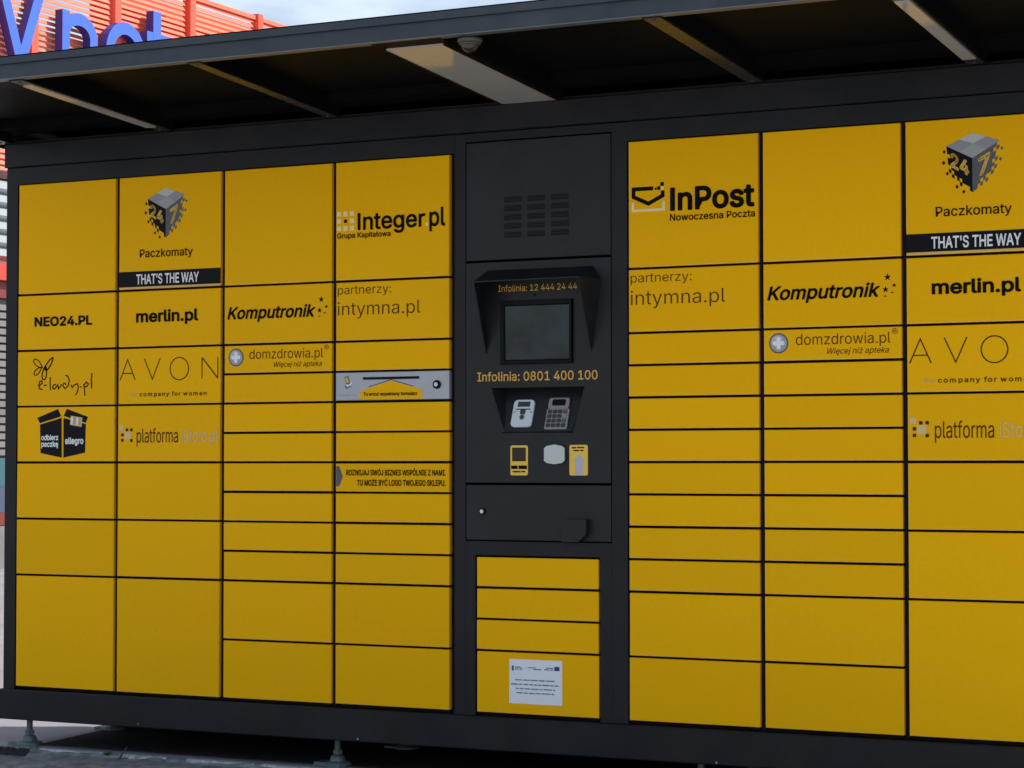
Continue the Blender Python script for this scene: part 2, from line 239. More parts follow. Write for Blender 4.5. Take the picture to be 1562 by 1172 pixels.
# plain sans letter outlines: advance width, then closed contours of x,y in thousandths
GL = {
 '#':(200,'66,0 66,509 134,509 134,0'),
 ' ':(187,''),
 "'":(206,'78,318 70,509 136,509 128,318'),
 '.':(188,'95,-4 78,-1 63,9 53,24 50,41 53,59 63,73 78,83 95,87 113,83 128,73 138,59 141,41 138,24 128,9 113,-1'),
 '0':(453,'227,-7 191,-3 158,7 130,24 105,48 85,77 69,113 60,144 53,178 49,214 48,254 49,294 53,330 60,364 69,395 85,431 106,461 130,484 159,502 191,512 227,516 262,512 295,502 323,484 348,461 368,431 384,395 393,364 400,330 404,294 405,254 404,214 400,178 393,144 384,113 368,77 348,48 323,24 295,7 263,-3|227,50 250,52 271,60 290,74 306,92 320,116 330,144 338,176 342,213 344,254 342,295 338,332 330,365 320,393 306,416 290,435 271,449 250,457 227,460 203,457 182,449 163,435 147,416 134,393 123,365 115,332 111,295 109,254 111,213 115,176 123,144 134,116 147,92 163,74 182,60 203,52'),
 '1':(453,'76,0 76,55 391,55 391,0|276,509 276,0 212,0 212,448 209,448 86,358 86,427 198,509'),
 '2':(453,'64,0 64,47 234,229 252,248 268,266 282,282 294,298 303,312 311,327 318,348 320,371 317,397 308,419 293,436 273,449 258,455 241,458 224,460 205,458 188,454 172,447 153,433 139,413 132,398 128,381 127,362 66,362 68,391 75,418 86,442 102,464 121,482 143,496 168,507 196,513 225,516 254,513 281,507 306,497 328,482 346,465 361,445 372,423 379,398 381,372 380,354 377,336 371,318 363,299 351,280 336,259 317,235 294,209 267,180 153,60 153,57 389,57 389,0'),
 '4':(453,'40,105 40,158 247,509 311,509 109,166 109,163 413,163 413,105|282,0 282,121 282,146 282,318 343,318 343,0'),
 '7':(453,'97,0 323,448 323,452 62,452 62,509 391,509 391,449 165,0'),
 '8':(453,'226,-7 193,-5 163,1 136,11 111,25 91,42 74,62 62,84 54,109 52,135 53,156 58,176 65,195 75,212 87,228 101,241 117,252 134,260 153,265 153,267 129,276 109,289 93,308 80,330 73,354 70,380 73,405 79,429 90,450 106,469 124,485 146,498 170,508 197,514 226,516 255,514 282,508 306,498 328,485 346,469 361,450 373,429 379,405 382,380 379,354 372,330 359,308 343,289 323,276 300,267 300,265 319,260 335,252 351,241 365,228 377,212 387,195 395,176 399,156 401,135 398,109 391,84 378,62 362,42 341,25 317,11 289,1 259,-5|226,49 248,50 267,54 285,60 307,74 323,91 333,113 337,139 335,157 330,173 322,189 312,202 298,213 283,223 265,230 247,234 226,235 206,234 187,230 169,223 154,213 140,202 130,189 122,173 117,157 115,139 119,113 129,91 145,74 167,60 185,54 205,50|226,290 252,292 274,300 293,313 307,330 316,351 319,376 316,399 308,420 294,437 275,449 252,457 226,460 208,459 192,455 177,449 159,437 145,420 136,399 133,376 136,351 145,330 159,313 178,300 201,292'),
 ':':(188,'95,-4 78,-1 63,9 53,24 50,41 53,59 63,73 78,83 95,87 113,83 128,73 138,59 141,41 138,24 128,9 113,-1|95,271 78,274 63,284 53,299 50,316 53,334 63,349 78,359 95,362 113,359 128,349 138,334 141,316 138,299 128,284 113,274'),
 'A':(479,'16,0 201,509 276,509 463,0 395,0 287,302 280,323 272,346 264,372 255,402 244,438 232,478 245,478 233,437 222,402 213,371 204,345 197,322 191,302 85,0|110,142 110,199 370,199 370,142'),
 'B':(456,'60,0 60,509 241,509 274,507 304,501 329,491 350,477 367,461 381,442 390,421 396,398 398,374 397,353 393,336 387,320 373,301 356,286 336,275 315,267 315,262 331,260 347,254 363,245 378,234 391,220 402,203 411,184 416,161 418,136 416,111 410,88 400,67 386,48 368,31 344,18 317,8 284,2 247,0|125,57 245,57 281,60 309,67 330,80 344,96 353,115 355,137 352,161 342,184 333,197 320,209 306,218 289,225 269,229 248,231 125,231|125,285 238,285 256,287 273,290 288,296 308,309 323,326 333,348 336,372 333,393 326,412 313,429 294,442 270,449 240,452 125,452'),
 'E':(418,'60,0 60,509 372,509 372,452 125,452 125,286 355,286 355,229 125,229 125,57 375,57 375,0'),
 'G':(520,'269,-7 236,-5 205,1 176,11 149,25 125,43 104,64 85,88 69,116 57,146 47,179 42,215 40,254 42,293 47,329 57,362 69,393 85,421 103,445 125,466 149,484 175,498 203,508 233,514 265,516 291,514 316,510 340,504 363,494 384,483 403,469 421,453 436,436 449,416 460,395 468,373 474,349 408,349 399,372 387,393 373,411 356,427 337,439 315,448 300,453 283,455 265,456 236,453 209,445 183,432 160,414 141,392 125,364 113,332 106,295 103,254 106,213 113,177 125,145 141,117 161,95 184,76 210,63 238,56 269,53 296,55 322,61 345,71 365,85 382,102 396,123 407,147 413,173 415,202 434,199 283,199 283,256 478,256 478,200 475,160 466,124 451,91 431,62 406,38 377,19 344,5 308,-4'),
 'H':(517,'60,0 60,509 125,509 125,289 392,289 392,509 457,509 457,0 392,0 392,232 125,232 125,0'),
 'I':(300,'31,0 31,57 118,57 118,452 31,452 31,509 269,509 269,452 183,452 183,57 269,57 269,0'),
 'J':(396,'185,-7 143,-2 106,11 75,33 57,55 44,81 36,111 33,145 33,173 98,173 98,145 100,117 108,93 122,74 139,61 160,53 185,50 209,53 230,61 248,74 261,93 269,117 272,145 272,509 336,509 336,145 334,111 326,81 313,55 294,33 263,11 227,-2'),
 'K':(467,'104,145 104,216 116,231 128,246 139,261 151,275 162,289 174,303 187,317 199,331 212,344 364,509 448,509 231,276 228,276|60,0 60,509 125,509 125,334 124,225 125,193 125,0|372,0 188,259 228,309 449,0'),
 'L':(393,'60,0 60,509 125,509 125,57 361,57 361,0'),
 'M':(628,'60,0 60,509 152,509 277,187 282,174 287,159 299,123 305,103 311,84 322,49 307,49 318,83 330,121 342,158 348,174 352,187 476,509 568,509 568,0 504,0 504,291 504,327 505,369 506,413 507,457 513,457 508,441 503,425 498,409 482,363 474,341 467,322 456,291 342,0 286,0 170,291 165,304 159,321 145,361 137,384 129,408 124,424 118,441 112,457 119,457 120,416 121,372 122,328 122,291 122,0'),
 'N':(523,'60,0 60,509 136,509 343,183 352,169 363,151 371,137 379,122 388,107 396,90 405,73 414,55 405,54 403,72 402,90 401,108 400,134 399,157 399,195 399,509 463,509 463,0 387,0 202,290 190,310 177,331 168,346 159,363 148,381 108,452 119,454 122,384 123,363 124,345 124,328 125,307 125,291 125,0'),
 'O':(533,'267,-7 235,-5 205,1 177,11 150,25 126,42 105,63 86,88 70,115 57,146 48,179 42,215 40,254 42,293 48,329 57,362 70,393 86,421 105,445 126,466 150,484 177,498 205,508 235,514 267,516 299,514 329,508 357,498 384,484 408,466 429,445 448,421 464,393 477,362 486,329 491,293 493,254 491,215 486,179 477,146 464,115 448,88 429,63 408,42 384,25 357,11 329,1 299,-5|267,53 296,55 324,63 349,76 372,94 392,116 408,144 420,176 428,213 430,254 428,295 420,332 408,365 392,392 372,415 349,433 324,446 296,453 267,456 237,453 210,445 184,433 161,415 142,392 125,364 113,332 106,295 103,254 106,213 113,176 125,144 142,117 161,94 184,76 210,63 237,55'),
 'P':(444,'60,0 60,509 235,509 272,506 305,499 332,487 356,471 375,452 390,430 400,404 407,377 409,348 407,318 400,291 390,265 375,243 356,223 332,207 305,195 272,188 235,186 109,186 109,242 233,242 257,244 279,248 297,256 312,266 324,279 333,294 339,310 343,328 344,348 343,367 339,385 333,402 324,416 312,428 297,439 279,446 257,451 232,452 125,452 125,0'),
 'R':(449,'60,0 60,509 236,509 273,506 305,500 333,489 356,473 376,455 390,433 401,408 407,381 409,352 407,323 401,296 390,271 376,250 356,232 333,217 305,206 273,200 236,198 96,198 96,255 234,255 258,256 280,260 298,267 319,281 334,300 340,316 344,333 345,352 344,371 340,389 334,405 325,419 313,430 298,440 279,446 258,451 233,452 125,452 125,0|353,0 230,229 303,229 428,0'),
 'S':(446,'224,-9 188,-7 156,-1 128,9 102,23 81,40 64,60 51,83 42,109 38,137 104,137 108,118 114,102 123,88 136,76 150,66 166,59 185,53 204,50 224,49 246,50 267,54 286,60 303,69 317,79 329,92 338,106 344,122 346,139 342,161 332,179 316,193 296,205 280,211 263,217 245,222 184,239 145,253 112,269 86,289 67,313 56,341 52,372 54,400 62,425 75,448 92,468 113,484 138,498 165,508 195,514 227,516 259,514 289,508 316,498 340,484 360,468 377,449 390,427 398,403 401,378 337,378 332,402 320,421 302,437 280,449 254,456 225,459 204,457 185,454 167,448 145,435 129,418 118,398 115,376 119,352 131,334 148,319 169,308 191,300 212,293 264,279 287,272 312,264 328,256 344,248 359,238 372,226 384,213 395,198 402,180 407,161 408,139 406,112 399,87 386,64 370,43 349,25 323,11 294,0 261,-7'),
 'T':(448,'32,452 32,509 417,509 417,452 257,452 257,0 193,0 193,452'),
 'U':(517,'259,-8 220,-6 186,2 154,15 126,33 103,55 85,80 71,108 63,140 60,173 60,509 124,509 124,178 126,155 132,133 141,113 153,95 169,80 187,68 208,59 232,53 259,52 285,53 309,59 331,68 349,80 364,95 377,113 385,133 391,155 393,178 393,509 457,509 457,173 454,140 446,108 433,80 414,55 391,33 363,15 332,2 297,-6'),
 'W':(686,'155,0 16,509 82,509 163,196 167,179 172,162 175,145 179,128 183,111 187,94 190,76 194,58 197,40 189,40 193,58 196,76 200,94 203,111 207,128 211,145 215,162 220,179 224,196 306,509 380,509 462,196 466,179 470,162 474,145 478,128 482,111 486,94 490,76 494,58 497,40 488,40 492,58 495,76 499,94 503,111 506,128 510,145 523,196 603,509 670,509 530,0 455,0 368,323 362,345 357,368 351,391 346,417 341,445 336,475 350,475 345,446 340,420 335,395 330,371 324,347 318,323 230,0'),
 'Y':(472,'203,0 203,208 16,509 91,509 192,344 203,327 213,309 222,292 231,274 240,254 250,230 224,230 233,254 242,275 251,293 260,310 270,327 280,344 381,509 455,509 268,208 268,0'),
 'Z':(438,'42,0 42,46 273,385 284,400 295,415 306,431 318,446 329,461 341,476 348,454 327,453 306,453 285,452 265,452 244,452 223,452 40,452 40,509 397,509 397,462 169,129 157,113 146,97 134,81 122,65 110,49 97,33 90,54 111,55 131,56 152,57 173,57 193,57 214,57 399,57 399,0'),
 'a':(389,'160,-9 137,-7 115,-3 94,5 76,15 60,29 48,45 38,63 32,84 30,108 32,128 36,146 43,161 58,179 78,193 92,200 108,206 125,211 143,214 161,217 178,220 200,223 218,225 234,227 252,230 265,235 273,243 276,255 276,257 273,279 267,297 256,311 240,322 220,329 196,331 171,329 149,322 132,313 118,301 107,288 100,274 41,291 51,313 64,331 79,346 95,358 114,368 133,375 153,380 173,383 194,384 215,383 239,379 255,375 271,369 286,360 300,350 312,336 322,320 330,301 335,278 337,251 337,0 277,0 277,52 272,52 264,38 252,25 236,12 215,1 199,-4 181,-7|170,45 192,47 211,51 228,59 248,74 263,93 272,115 276,138 276,190 270,186 259,182 246,179 231,176 216,173 200,171 175,168 154,164 134,159 117,150 103,139 95,124 92,105 94,87 102,72 114,61 130,52 149,47'),
 'b':(424,'229,-8 208,-7 189,-3 172,4 153,17 138,31 127,46 118,59 112,59 112,0 53,0 53,509 114,509 114,319 118,319 127,331 137,346 152,360 171,373 188,379 207,383 229,384 259,382 287,374 313,361 335,342 354,320 370,293 381,261 388,227 390,189 388,151 381,116 370,84 355,57 336,34 313,16 288,3 260,-6|220,47 242,49 262,55 279,66 294,80 306,97 316,117 323,139 327,163 328,189 327,215 323,239 316,261 307,281 295,298 280,311 262,322 243,328 220,330 198,328 178,322 161,312 147,299 134,282 125,263 118,241 114,216 113,189 114,162 118,138 125,115 135,95 147,78 162,65 179,55 198,49'),
 'c':(396,'207,-8 174,-5 144,3 117,16 93,35 72,58 56,85 44,116 37,150 34,187 37,225 44,260 56,291 72,318 93,341 117,360 144,374 174,382 207,384 226,384 243,381 260,377 284,368 305,356 324,341 340,322 349,308 356,293 362,277 303,262 298,276 290,289 281,301 270,311 257,319 242,325 226,329 207,330 184,328 163,321 145,310 130,296 118,278 108,258 102,236 98,212 96,187 98,163 102,139 108,117 118,97 130,80 145,66 163,55 184,49 207,46 226,48 243,52 258,58 271,66 282,76 292,89 299,102 304,117 363,102 357,86 350,70 341,56 325,37 306,21 292,12 277,5 261,-1 244,-5 226,-7'),
 'd':(424,'195,-8 165,-6 137,3 111,16 89,34 70,57 55,84 43,116 36,151 34,189 36,227 43,261 55,293 70,320 89,342 112,361 137,374 165,382 196,384 218,383 237,379 253,373 272,360 287,346 298,331 306,319 311,319 311,509 372,509 372,0 313,0 313,59 307,59 298,46 287,31 272,17 252,4 236,-3 217,-7|205,47 226,49 246,55 263,65 278,78 290,95 299,115 306,138 310,162 312,189 310,216 306,241 300,263 290,282 278,299 263,312 246,322 227,328 205,330 182,328 162,322 145,311 130,298 118,281 108,261 102,239 98,215 96,189 98,163 102,139 109,117 118,97 130,80 145,66 162,55 182,49'),
 'e':(404,'212,-8 177,-5 145,3 117,16 92,35 72,58 56,85 44,116 37,150 34,187 36,224 44,258 55,290 71,317 91,340 115,359 142,373 172,382 205,384 226,383 246,380 266,374 285,366 303,355 319,341 334,324 347,305 357,282 365,256 370,227 371,194 371,169 75,169 75,221 338,221 310,202 308,226 304,248 298,269 288,286 277,301 263,314 246,323 227,328 205,330 183,328 164,323 146,313 131,301 119,286 109,270 102,251 97,231 96,211 96,178 98,151 102,127 110,106 121,88 135,73 151,61 169,53 190,48 212,46 234,48 254,53 271,61 285,73 297,88 306,105 365,91 358,72 348,55 335,39 320,26 302,14 283,4 261,-3 237,-7'),
 'f':(253,'228,379 228,327 6,327 6,379|81,0 81,432 82,452 87,470 96,486 107,499 120,510 135,519 152,525 169,529 187,530 207,529 222,527 234,524 243,521 227,468 215,472 206,473 195,474 171,470 154,460 145,443 142,419 142,0'),
 'g':(425,'207,-151 180,-149 156,-146 134,-140 114,-132 97,-122 82,-110 70,-97 59,-84 51,-69 101,-41 110,-53 122,-66 136,-78 154,-88 169,-93 187,-96 207,-97 236,-95 261,-87 282,-75 298,-58 308,-34 311,-6 311,68 306,68 298,56 287,41 272,28 252,16 236,10 217,6 195,5 165,7 138,14 113,27 90,43 71,65 55,90 43,120 36,154 34,191 36,229 43,263 55,293 71,320 90,342 112,361 138,374 166,382 196,384 218,383 237,379 253,373 273,360 288,346 299,331 308,319 313,319 313,379 372,379 372,-9 370,-40 363,-67 350,-90 334,-109 314,-124 291,-136 265,-144 237,-149|205,59 227,61 246,66 264,75 278,87 290,103 300,121 307,142 311,166 312,193 311,219 307,242 300,264 291,283 279,299 264,312 247,322 227,328 205,330 182,328 163,322 145,312 130,298 118,282 109,262 102,241 98,218 96,193 98,167 102,144 109,123 118,104 131,88 145,76 163,66 183,61'),
 'h':(410,'114,227 114,0 53,0 53,509 114,509 114,287 102,287 116,319 132,344 152,362 175,374 200,382 227,384 252,383 275,377 295,369 313,356 328,340 341,321 350,298 355,271 357,240 357,0 296,0 296,235 293,263 286,286 273,304 256,318 235,326 210,329 192,328 176,324 161,317 141,303 126,283 119,266 115,248'),
 'i':(166,'53,0 53,379 114,379 114,0|84,443 67,446 54,455 44,468 41,483 44,499 54,512 67,521 84,524 100,521 114,512 123,499 126,483 123,468 114,455 100,446'),
 'j':(166,'53,379 114,379 114,-30 112,-52 108,-72 102,-90 92,-106 80,-119 65,-129 47,-137 27,-141 4,-143 -10,-143 -10,-87 2,-87 25,-83 40,-72 50,-54 53,-29|83,443 67,446 53,455 44,468 41,483 44,499 53,512 67,521 83,524 100,521 114,512 123,499 126,483 123,468 114,455 100,446'),
 'k':(380,'110,137 110,212 121,212 284,379 360,379 184,199 177,199|53,0 53,509 114,509 114,0|294,0 148,186 191,229 372,0'),
 'l':(189,'139,-2 112,0 91,8 74,20 62,37 55,59 53,84 53,509 114,509 114,99 115,77 120,62 130,54 146,52 160,53 170,54 181,3 172,1 162,-1 151,-2'),
 'm':(610,'53,0 53,379 112,379 112,295 108,295 114,314 122,331 132,346 151,363 172,376 195,384 219,386 245,383 268,375 287,361 303,342 314,320 321,295 312,295 318,312 326,329 337,343 350,356 364,366 381,375 398,381 417,385 437,386 458,385 478,380 497,372 514,361 529,346 541,328 550,307 555,283 557,255 557,0 496,0 496,254 493,279 485,298 473,313 456,323 438,329 419,330 395,328 374,320 358,307 345,290 338,270 335,247 335,0 274,0 274,260 272,280 265,297 253,311 238,322 220,328 199,330 178,328 158,320 140,307 126,289 119,274 115,257 114,238 114,0'),
 'n':(410,'114,227 114,0 53,0 53,379 112,379 112,287 102,287 116,319 132,344 152,362 175,374 200,382 227,384 252,383 275,377 295,369 313,356 328,340 341,321 350,298 355,271 357,240 357,0 296,0 296,235 293,263 286,286 273,304 256,318 235,326 210,329 192,328 176,324 161,317 141,303 126,283 119,266 115,248'),
 'o':(415,'207,-8 174,-5 144,3 117,16 93,35 72,58 56,85 44,116 37,150 34,187 37,225 44,260 56,291 72,318 93,341 117,360 144,374 174,382 207,384 241,382 271,374 299,360 323,341 343,318 359,291 371,260 379,225 381,187 379,150 371,116 359,85 343,58 323,35 299,16 271,3 241,-5|207,46 231,49 252,55 270,66 285,80 298,97 307,117 314,139 318,163 319,187 318,212 314,236 307,258 298,278 285,296 270,310 252,321 231,328 207,330 184,328 163,321 145,310 130,296 118,278 108,258 102,236 98,212 96,187 98,163 102,139 108,117 118,97 130,80 145,66 163,55 184,49'),
 'p':(424,'53,-143 53,379 112,379 112,319 118,319 126,331 137,346 152,360 171,373 188,379 207,383 229,384 259,382 287,374 313,361 335,342 354,320 370,293 381,261 388,227 390,189 388,151 381,116 370,84 355,57 336,34 313,16 288,3 260,-6 229,-8 208,-7 189,-3 173,4 153,17 138,31 127,46 118,59 114,59 114,-143|220,47 242,49 262,55 279,66 294,80 306,97 316,117 323,139 327,163 328,189 327,215 323,239 316,261 307,281 295,298 280,311 262,322 243,328 220,330 198,328 178,322 161,312 147,299 134,282 125,263 118,241 114,216 113,189 114,162 118,138 125,115 135,95 147,78 162,65 179,55 198,49'),
 'r':(259,'53,0 53,379 112,379 112,321 115,321 124,339 137,354 152,367 171,377 191,383 213,385 229,384 243,384 243,322 230,324 219,325 207,326 182,323 159,315 140,301 126,284 117,262 114,237 114,0'),
 's':(365,'182,-8 157,-7 133,-3 112,3 93,12 76,24 62,38 50,54 41,73 36,94 94,107 101,87 111,72 124,60 141,52 160,47 181,45 206,47 227,53 244,62 262,81 268,103 265,121 254,136 237,147 212,155 149,170 118,180 92,192 72,208 58,227 50,249 47,274 49,295 55,314 65,332 79,347 95,360 115,370 137,378 161,383 187,384 212,383 234,379 254,372 271,363 286,352 299,339 309,324 318,308 324,290 268,277 258,298 243,316 228,325 210,331 187,333 166,331 147,326 131,317 114,299 109,277 112,258 124,243 136,235 152,229 172,223 229,209 261,200 287,187 306,171 320,153 328,131 331,107 329,85 323,65 312,47 298,31 281,18 260,6 236,-2 210,-7'),
 't':(227,'204,379 204,327 6,327 6,379|65,471 126,471 126,98 128,76 136,61 150,53 170,50 185,51 202,54 213,2 203,-1 192,-3 180,-4 168,-4 138,-1 113,7 92,21 77,41 68,64 65,93'),
 'u':(410,'182,-5 158,-3 135,2 115,11 97,23 82,39 69,59 60,82 54,109 53,139 53,379 114,379 114,144 116,117 124,94 137,75 154,61 175,53 200,50 218,51 234,55 249,62 268,77 283,97 290,113 295,132 296,153 296,379 357,379 357,0 298,0 298,92 307,92 294,60 277,35 257,17 234,5 209,-3'),
 'w':(567,'138,0 23,379 87,379 133,214 140,190 147,164 154,137 161,107 168,75 175,41 165,41 172,74 179,105 186,135 192,163 199,189 206,214 252,379 316,379 362,214 368,189 375,163 382,136 388,106 395,75 402,41 391,41 399,75 406,106 413,135 420,163 427,189 434,214 480,379 545,379 429,0 368,0 319,172 305,225 300,243 295,262 291,280 277,338 291,338 277,280 272,262 267,243 263,225 258,207 253,189 248,172 199,0'),
 'y':(389,'47,-139 61,-86 71,-87 88,-90 104,-89 118,-84 130,-74 141,-58 151,-36 163,-1 17,379 84,379 165,155 173,132 180,109 187,87 193,64 199,42 206,21 184,21 190,42 196,64 202,87 209,110 216,132 224,155 305,379 371,379 204,-58 196,-77 187,-93 177,-107 159,-124 139,-136 117,-143 91,-145 77,-145 65,-143 54,-141'),
 'z':(380,'42,0 42,46 254,320 254,323 48,323 48,379 333,379 333,331 126,60 126,56 339,56 339,0'),
 'Ó':(533,'267,-7 235,-5 205,1 177,11 150,25 126,42 105,63 86,88 70,115 57,146 48,179 42,215 40,254 42,293 48,329 57,362 70,393 86,421 105,445 126,466 150,484 177,498 205,508 235,514 267,516 299,514 329,508 357,498 384,484 408,466 429,445 448,421 464,393 477,362 486,329 491,293 493,254 491,215 486,179 477,146 464,115 448,88 429,63 408,42 384,25 357,11 329,1 299,-5|267,53 296,55 324,63 349,76 372,94 392,116 408,144 420,176 428,213 430,254 428,295 420,332 408,365 392,392 372,415 349,433 324,446 296,453 267,456 237,453 210,445 184,433 161,415 142,392 125,364 113,332 106,295 103,254 106,213 113,176 125,144 142,117 161,94 184,76 210,63 237,55|240,558 288,659 356,659 290,558'),
 'Ć':(510,'267,-7 235,-5 205,1 177,11 150,25 126,42 104,63 86,88 70,115 57,146 48,179 42,215 40,254 42,293 48,329 57,362 70,393 86,421 104,445 126,466 150,484 177,498 205,508 235,514 267,516 293,514 317,511 340,504 362,496 383,485 402,471 419,456 435,438 448,418 459,397 467,373 473,348 408,348 401,373 389,395 375,413 357,428 337,440 315,449 292,454 267,456 237,453 209,445 184,432 161,414 141,391 125,364 113,332 106,295 103,254 106,213 113,177 125,145 141,117 161,94 184,76 210,63 237,56 267,53 292,55 315,60 337,69 357,81 375,96 389,114 401,136 408,160 473,160 467,135 459,112 448,91 435,71 420,53 402,38 383,24 363,13 341,5 317,-2 293,-6|239,558 287,659 355,659 290,558'),
 'ć':(396,'207,-8 174,-5 144,3 117,16 93,35 72,58 56,85 44,116 37,150 34,187 37,225 44,260 56,291 72,318 93,341 117,360 144,374 174,382 207,384 226,384 243,381 260,377 284,368 305,356 324,341 340,322 349,308 356,293 362,277 303,262 298,276 290,289 281,301 270,311 257,319 242,325 226,329 207,330 184,328 163,321 145,310 130,296 118,278 108,258 102,236 98,212 96,187 98,163 102,139 108,117 118,97 130,80 145,66 163,55 184,49 207,46 226,48 243,52 258,58 271,66 282,76 292,89 299,102 304,117 363,102 357,86 350,70 341,56 325,37 306,21 292,12 277,5 261,-1 244,-5 226,-7|181,429 228,529 297,529 231,429'),
 'ę':(404,'212,-8 177,-5 145,3 117,16 92,35 72,58 56,85 44,116 37,150 34,187 36,224 44,258 55,290 71,317 91,340 115,359 142,373 172,382 205,384 226,383 246,380 266,374 285,366 303,355 319,341 334,324 347,305 357,282 365,256 370,227 371,194 371,169 75,169 75,221 338,221 310,202 308,226 304,248 298,269 288,286 277,301 263,314 246,323 227,328 205,330 183,328 164,323 146,313 131,301 119,286 109,270 102,251 97,231 96,211 96,178 98,151 102,127 110,106 121,88 135,73 151,61 169,53 190,48 212,46 234,48 254,53 271,61 285,73 297,88 306,105 365,91 358,72 348,55 335,39 320,26 302,14 283,4 261,-3 237,-7|299,-148 278,-146 259,-141 243,-131 230,-118 222,-102 220,-82 220,-70 223,-58 228,-45 234,-33 241,-21 249,-9 259,4 269,17 365,91 358,72 351,54 342,38 332,23 323,9 314,-4 301,-22 290,-39 283,-55 281,-70 283,-81 288,-90 297,-95 310,-97 319,-96 327,-94 341,-88 358,-133 347,-138 334,-143 318,-147'),
 'ł':(207,'151,-2 124,0 102,8 85,20 73,37 66,59 64,84 64,509 125,509 125,99 127,77 131,62 141,54 157,52 172,53 181,54 192,3 183,1 173,-1 162,-2|6,225 6,280 183,382 183,328'),
 'Ż':(438,'42,0 42,46 273,385 284,400 295,415 306,431 318,446 329,461 341,476 348,454 327,453 306,453 285,452 265,452 244,452 223,452 40,452 40,509 397,509 397,462 169,129 157,113 146,97 134,81 122,65 110,49 97,33 90,54 111,55 131,56 152,57 173,57 193,57 214,57 399,57 399,0|219,572 203,575 189,584 180,597 177,612 180,628 189,641 203,650 219,653 236,650 249,641 259,628 262,612 259,597 249,584 236,575'),
 'ż':(380,'42,0 42,46 254,320 254,323 48,323 48,379 333,379 333,331 126,60 126,56 339,56 339,0|187,443 171,446 157,455 148,468 144,483 148,499 157,512 171,521 187,524 203,521 217,512 226,499 229,483 226,468 217,455 203,446'),
}
def offset_ring(p, d):
    """push a closed contour sideways by d, mitred"""
    n = len(p); out = []
    for i in range(n):
        a, b, c = Vector(p[i-1]), Vector(p[i]), Vector(p[(i+1)%n])
        u, v = b-a, c-b
        if u.length < 1e-6 or v.length < 1e-6: out.append(tuple(b)); continue
        u.normalize(); v.normalize()
        n1, n2 = Vector((-u[1], u[0])), Vector((-v[1], v[0])); m_ = n1+n2
        if m_.length < 0.2: m_ = n1
        m_.normalize(); k = d/max(0.6, m_.dot(n1)); out.append((b[0]+m_[0]*k, b[1]+m_[1]*k))
    return out
def area(p): return sum(p[i-1][0]*p[i][1]-p[i][0]*p[i-1][1] for i in range(len(p)))/2
def inside(pt, poly):
    r = False; x, y = pt
    for i in range(len(poly)):
        (x1, y1), (x2, y2) = poly[i-1], poly[i]
        if (y1 > y) != (y2 > y) and x < (x2-x1)*(y-y1)/(y2-y1)+x1: r = not r
    return r
OUTER = area([tuple(map(int, q_.split(','))) for q_ in GL['l'][1].split('|')[0].split()]) > 0
def glyphs(body, bold=0.0, shear=0.0, space=1.0, ext=0.0):
    V = []; F = []; X = 0.0; layer = 0
    for ch in body:
        adv, cs = GL[ch]
        rings = [[(int(a_)/1000, int(b_)/1000) for a_, b_ in (p.split(',') for p in c.split())] for c in (cs.split('|') if cs else [])]
        outs = [r for r in rings if (area(r) > 0) == OUTER]; holes = [r for r in rings if (area(r) > 0) != OUTER]
        d = -bold if OUTER else bold
        for r in outs:
            hs = [h for h in holes if inside(h[0], r)]
            grp = [offset_ring(q_, d) if bold < 0 else q_ for q_ in [r]+hs]
            layer = (layer+1)%3
            flat = [Vector((x, y, 0)) for g_ in grp for x, y in g_]
            tri = tessellate_polygon([[Vector((x, y, 0)) for x, y in g_] for g_ in grp])
            k = len(V); dz = layer*0.004
            V += [(X+p.x+shear*p.y, p.y, ext+dz) for p in flat]; F += [tuple(k+i for i in t) for t in tri]
            if ext:
                m_ = len(V); V += [(X+p.x+shear*p.y, p.y, -ext) for p in flat]; F += [tuple(m_+i for i in t) for t in tri]
                o_ = 0
                for g_ in grp:
                    for i in range(len(g_)): j = (i+1)%len(g_); F.append((k+o_+i, k+o_+j, m_+o_+j, m_+o_+i))
                    o_ += len(g_)
            if bold > 0:                                    # heavier weight: a band along every edge, a disc at every corner
                c_ = 0
                for g_ in grp:
                    for i in range(len(g_)):
                        a_, b_ = Vector(g_[i]), Vector(g_[(i+1)%len(g_)])
                        if (b_-a_).length < 1e-6: continue
                        t_ = (b_-a_).normalized()*bold; n_ = Vector((-t_[1], t_[0])); c_ += 1; dq = ext+0.014+0.0005*c_
                        h_ = [a_+n_, a_-n_, a_-n_*.7-t_*.7, a_-t_, a_-t_*.7+n_*.7]
                        for pl in ([a_+n_, b_+n_, b_-n_, a_-n_], [a_+bold*Vector((math.cos(w_*.7854+.2), math.sin(w_*.7854+.2))) for w_ in range(8)]):
                            k = len(V); V += [(X+p[0]+shear*p[1], p[1], dq) for p in pl]; F.append(tuple(range(k, k+len(pl)))); dq += 0.00025
                            if ext:
                                m_ = len(V); V += [(X+p[0]+shear*p[1], p[1], -ext) for p in pl]
                                F += [(k+i_, k+(i_+1)%len(pl), m_+(i_+1)%len(pl), m_+i_) for i_ in range(len(pl))]
        X += adv/1000*space
    me = bpy.data.meshes.new('lettering'); me.from_pydata(V, [], F); me.update()
    return me
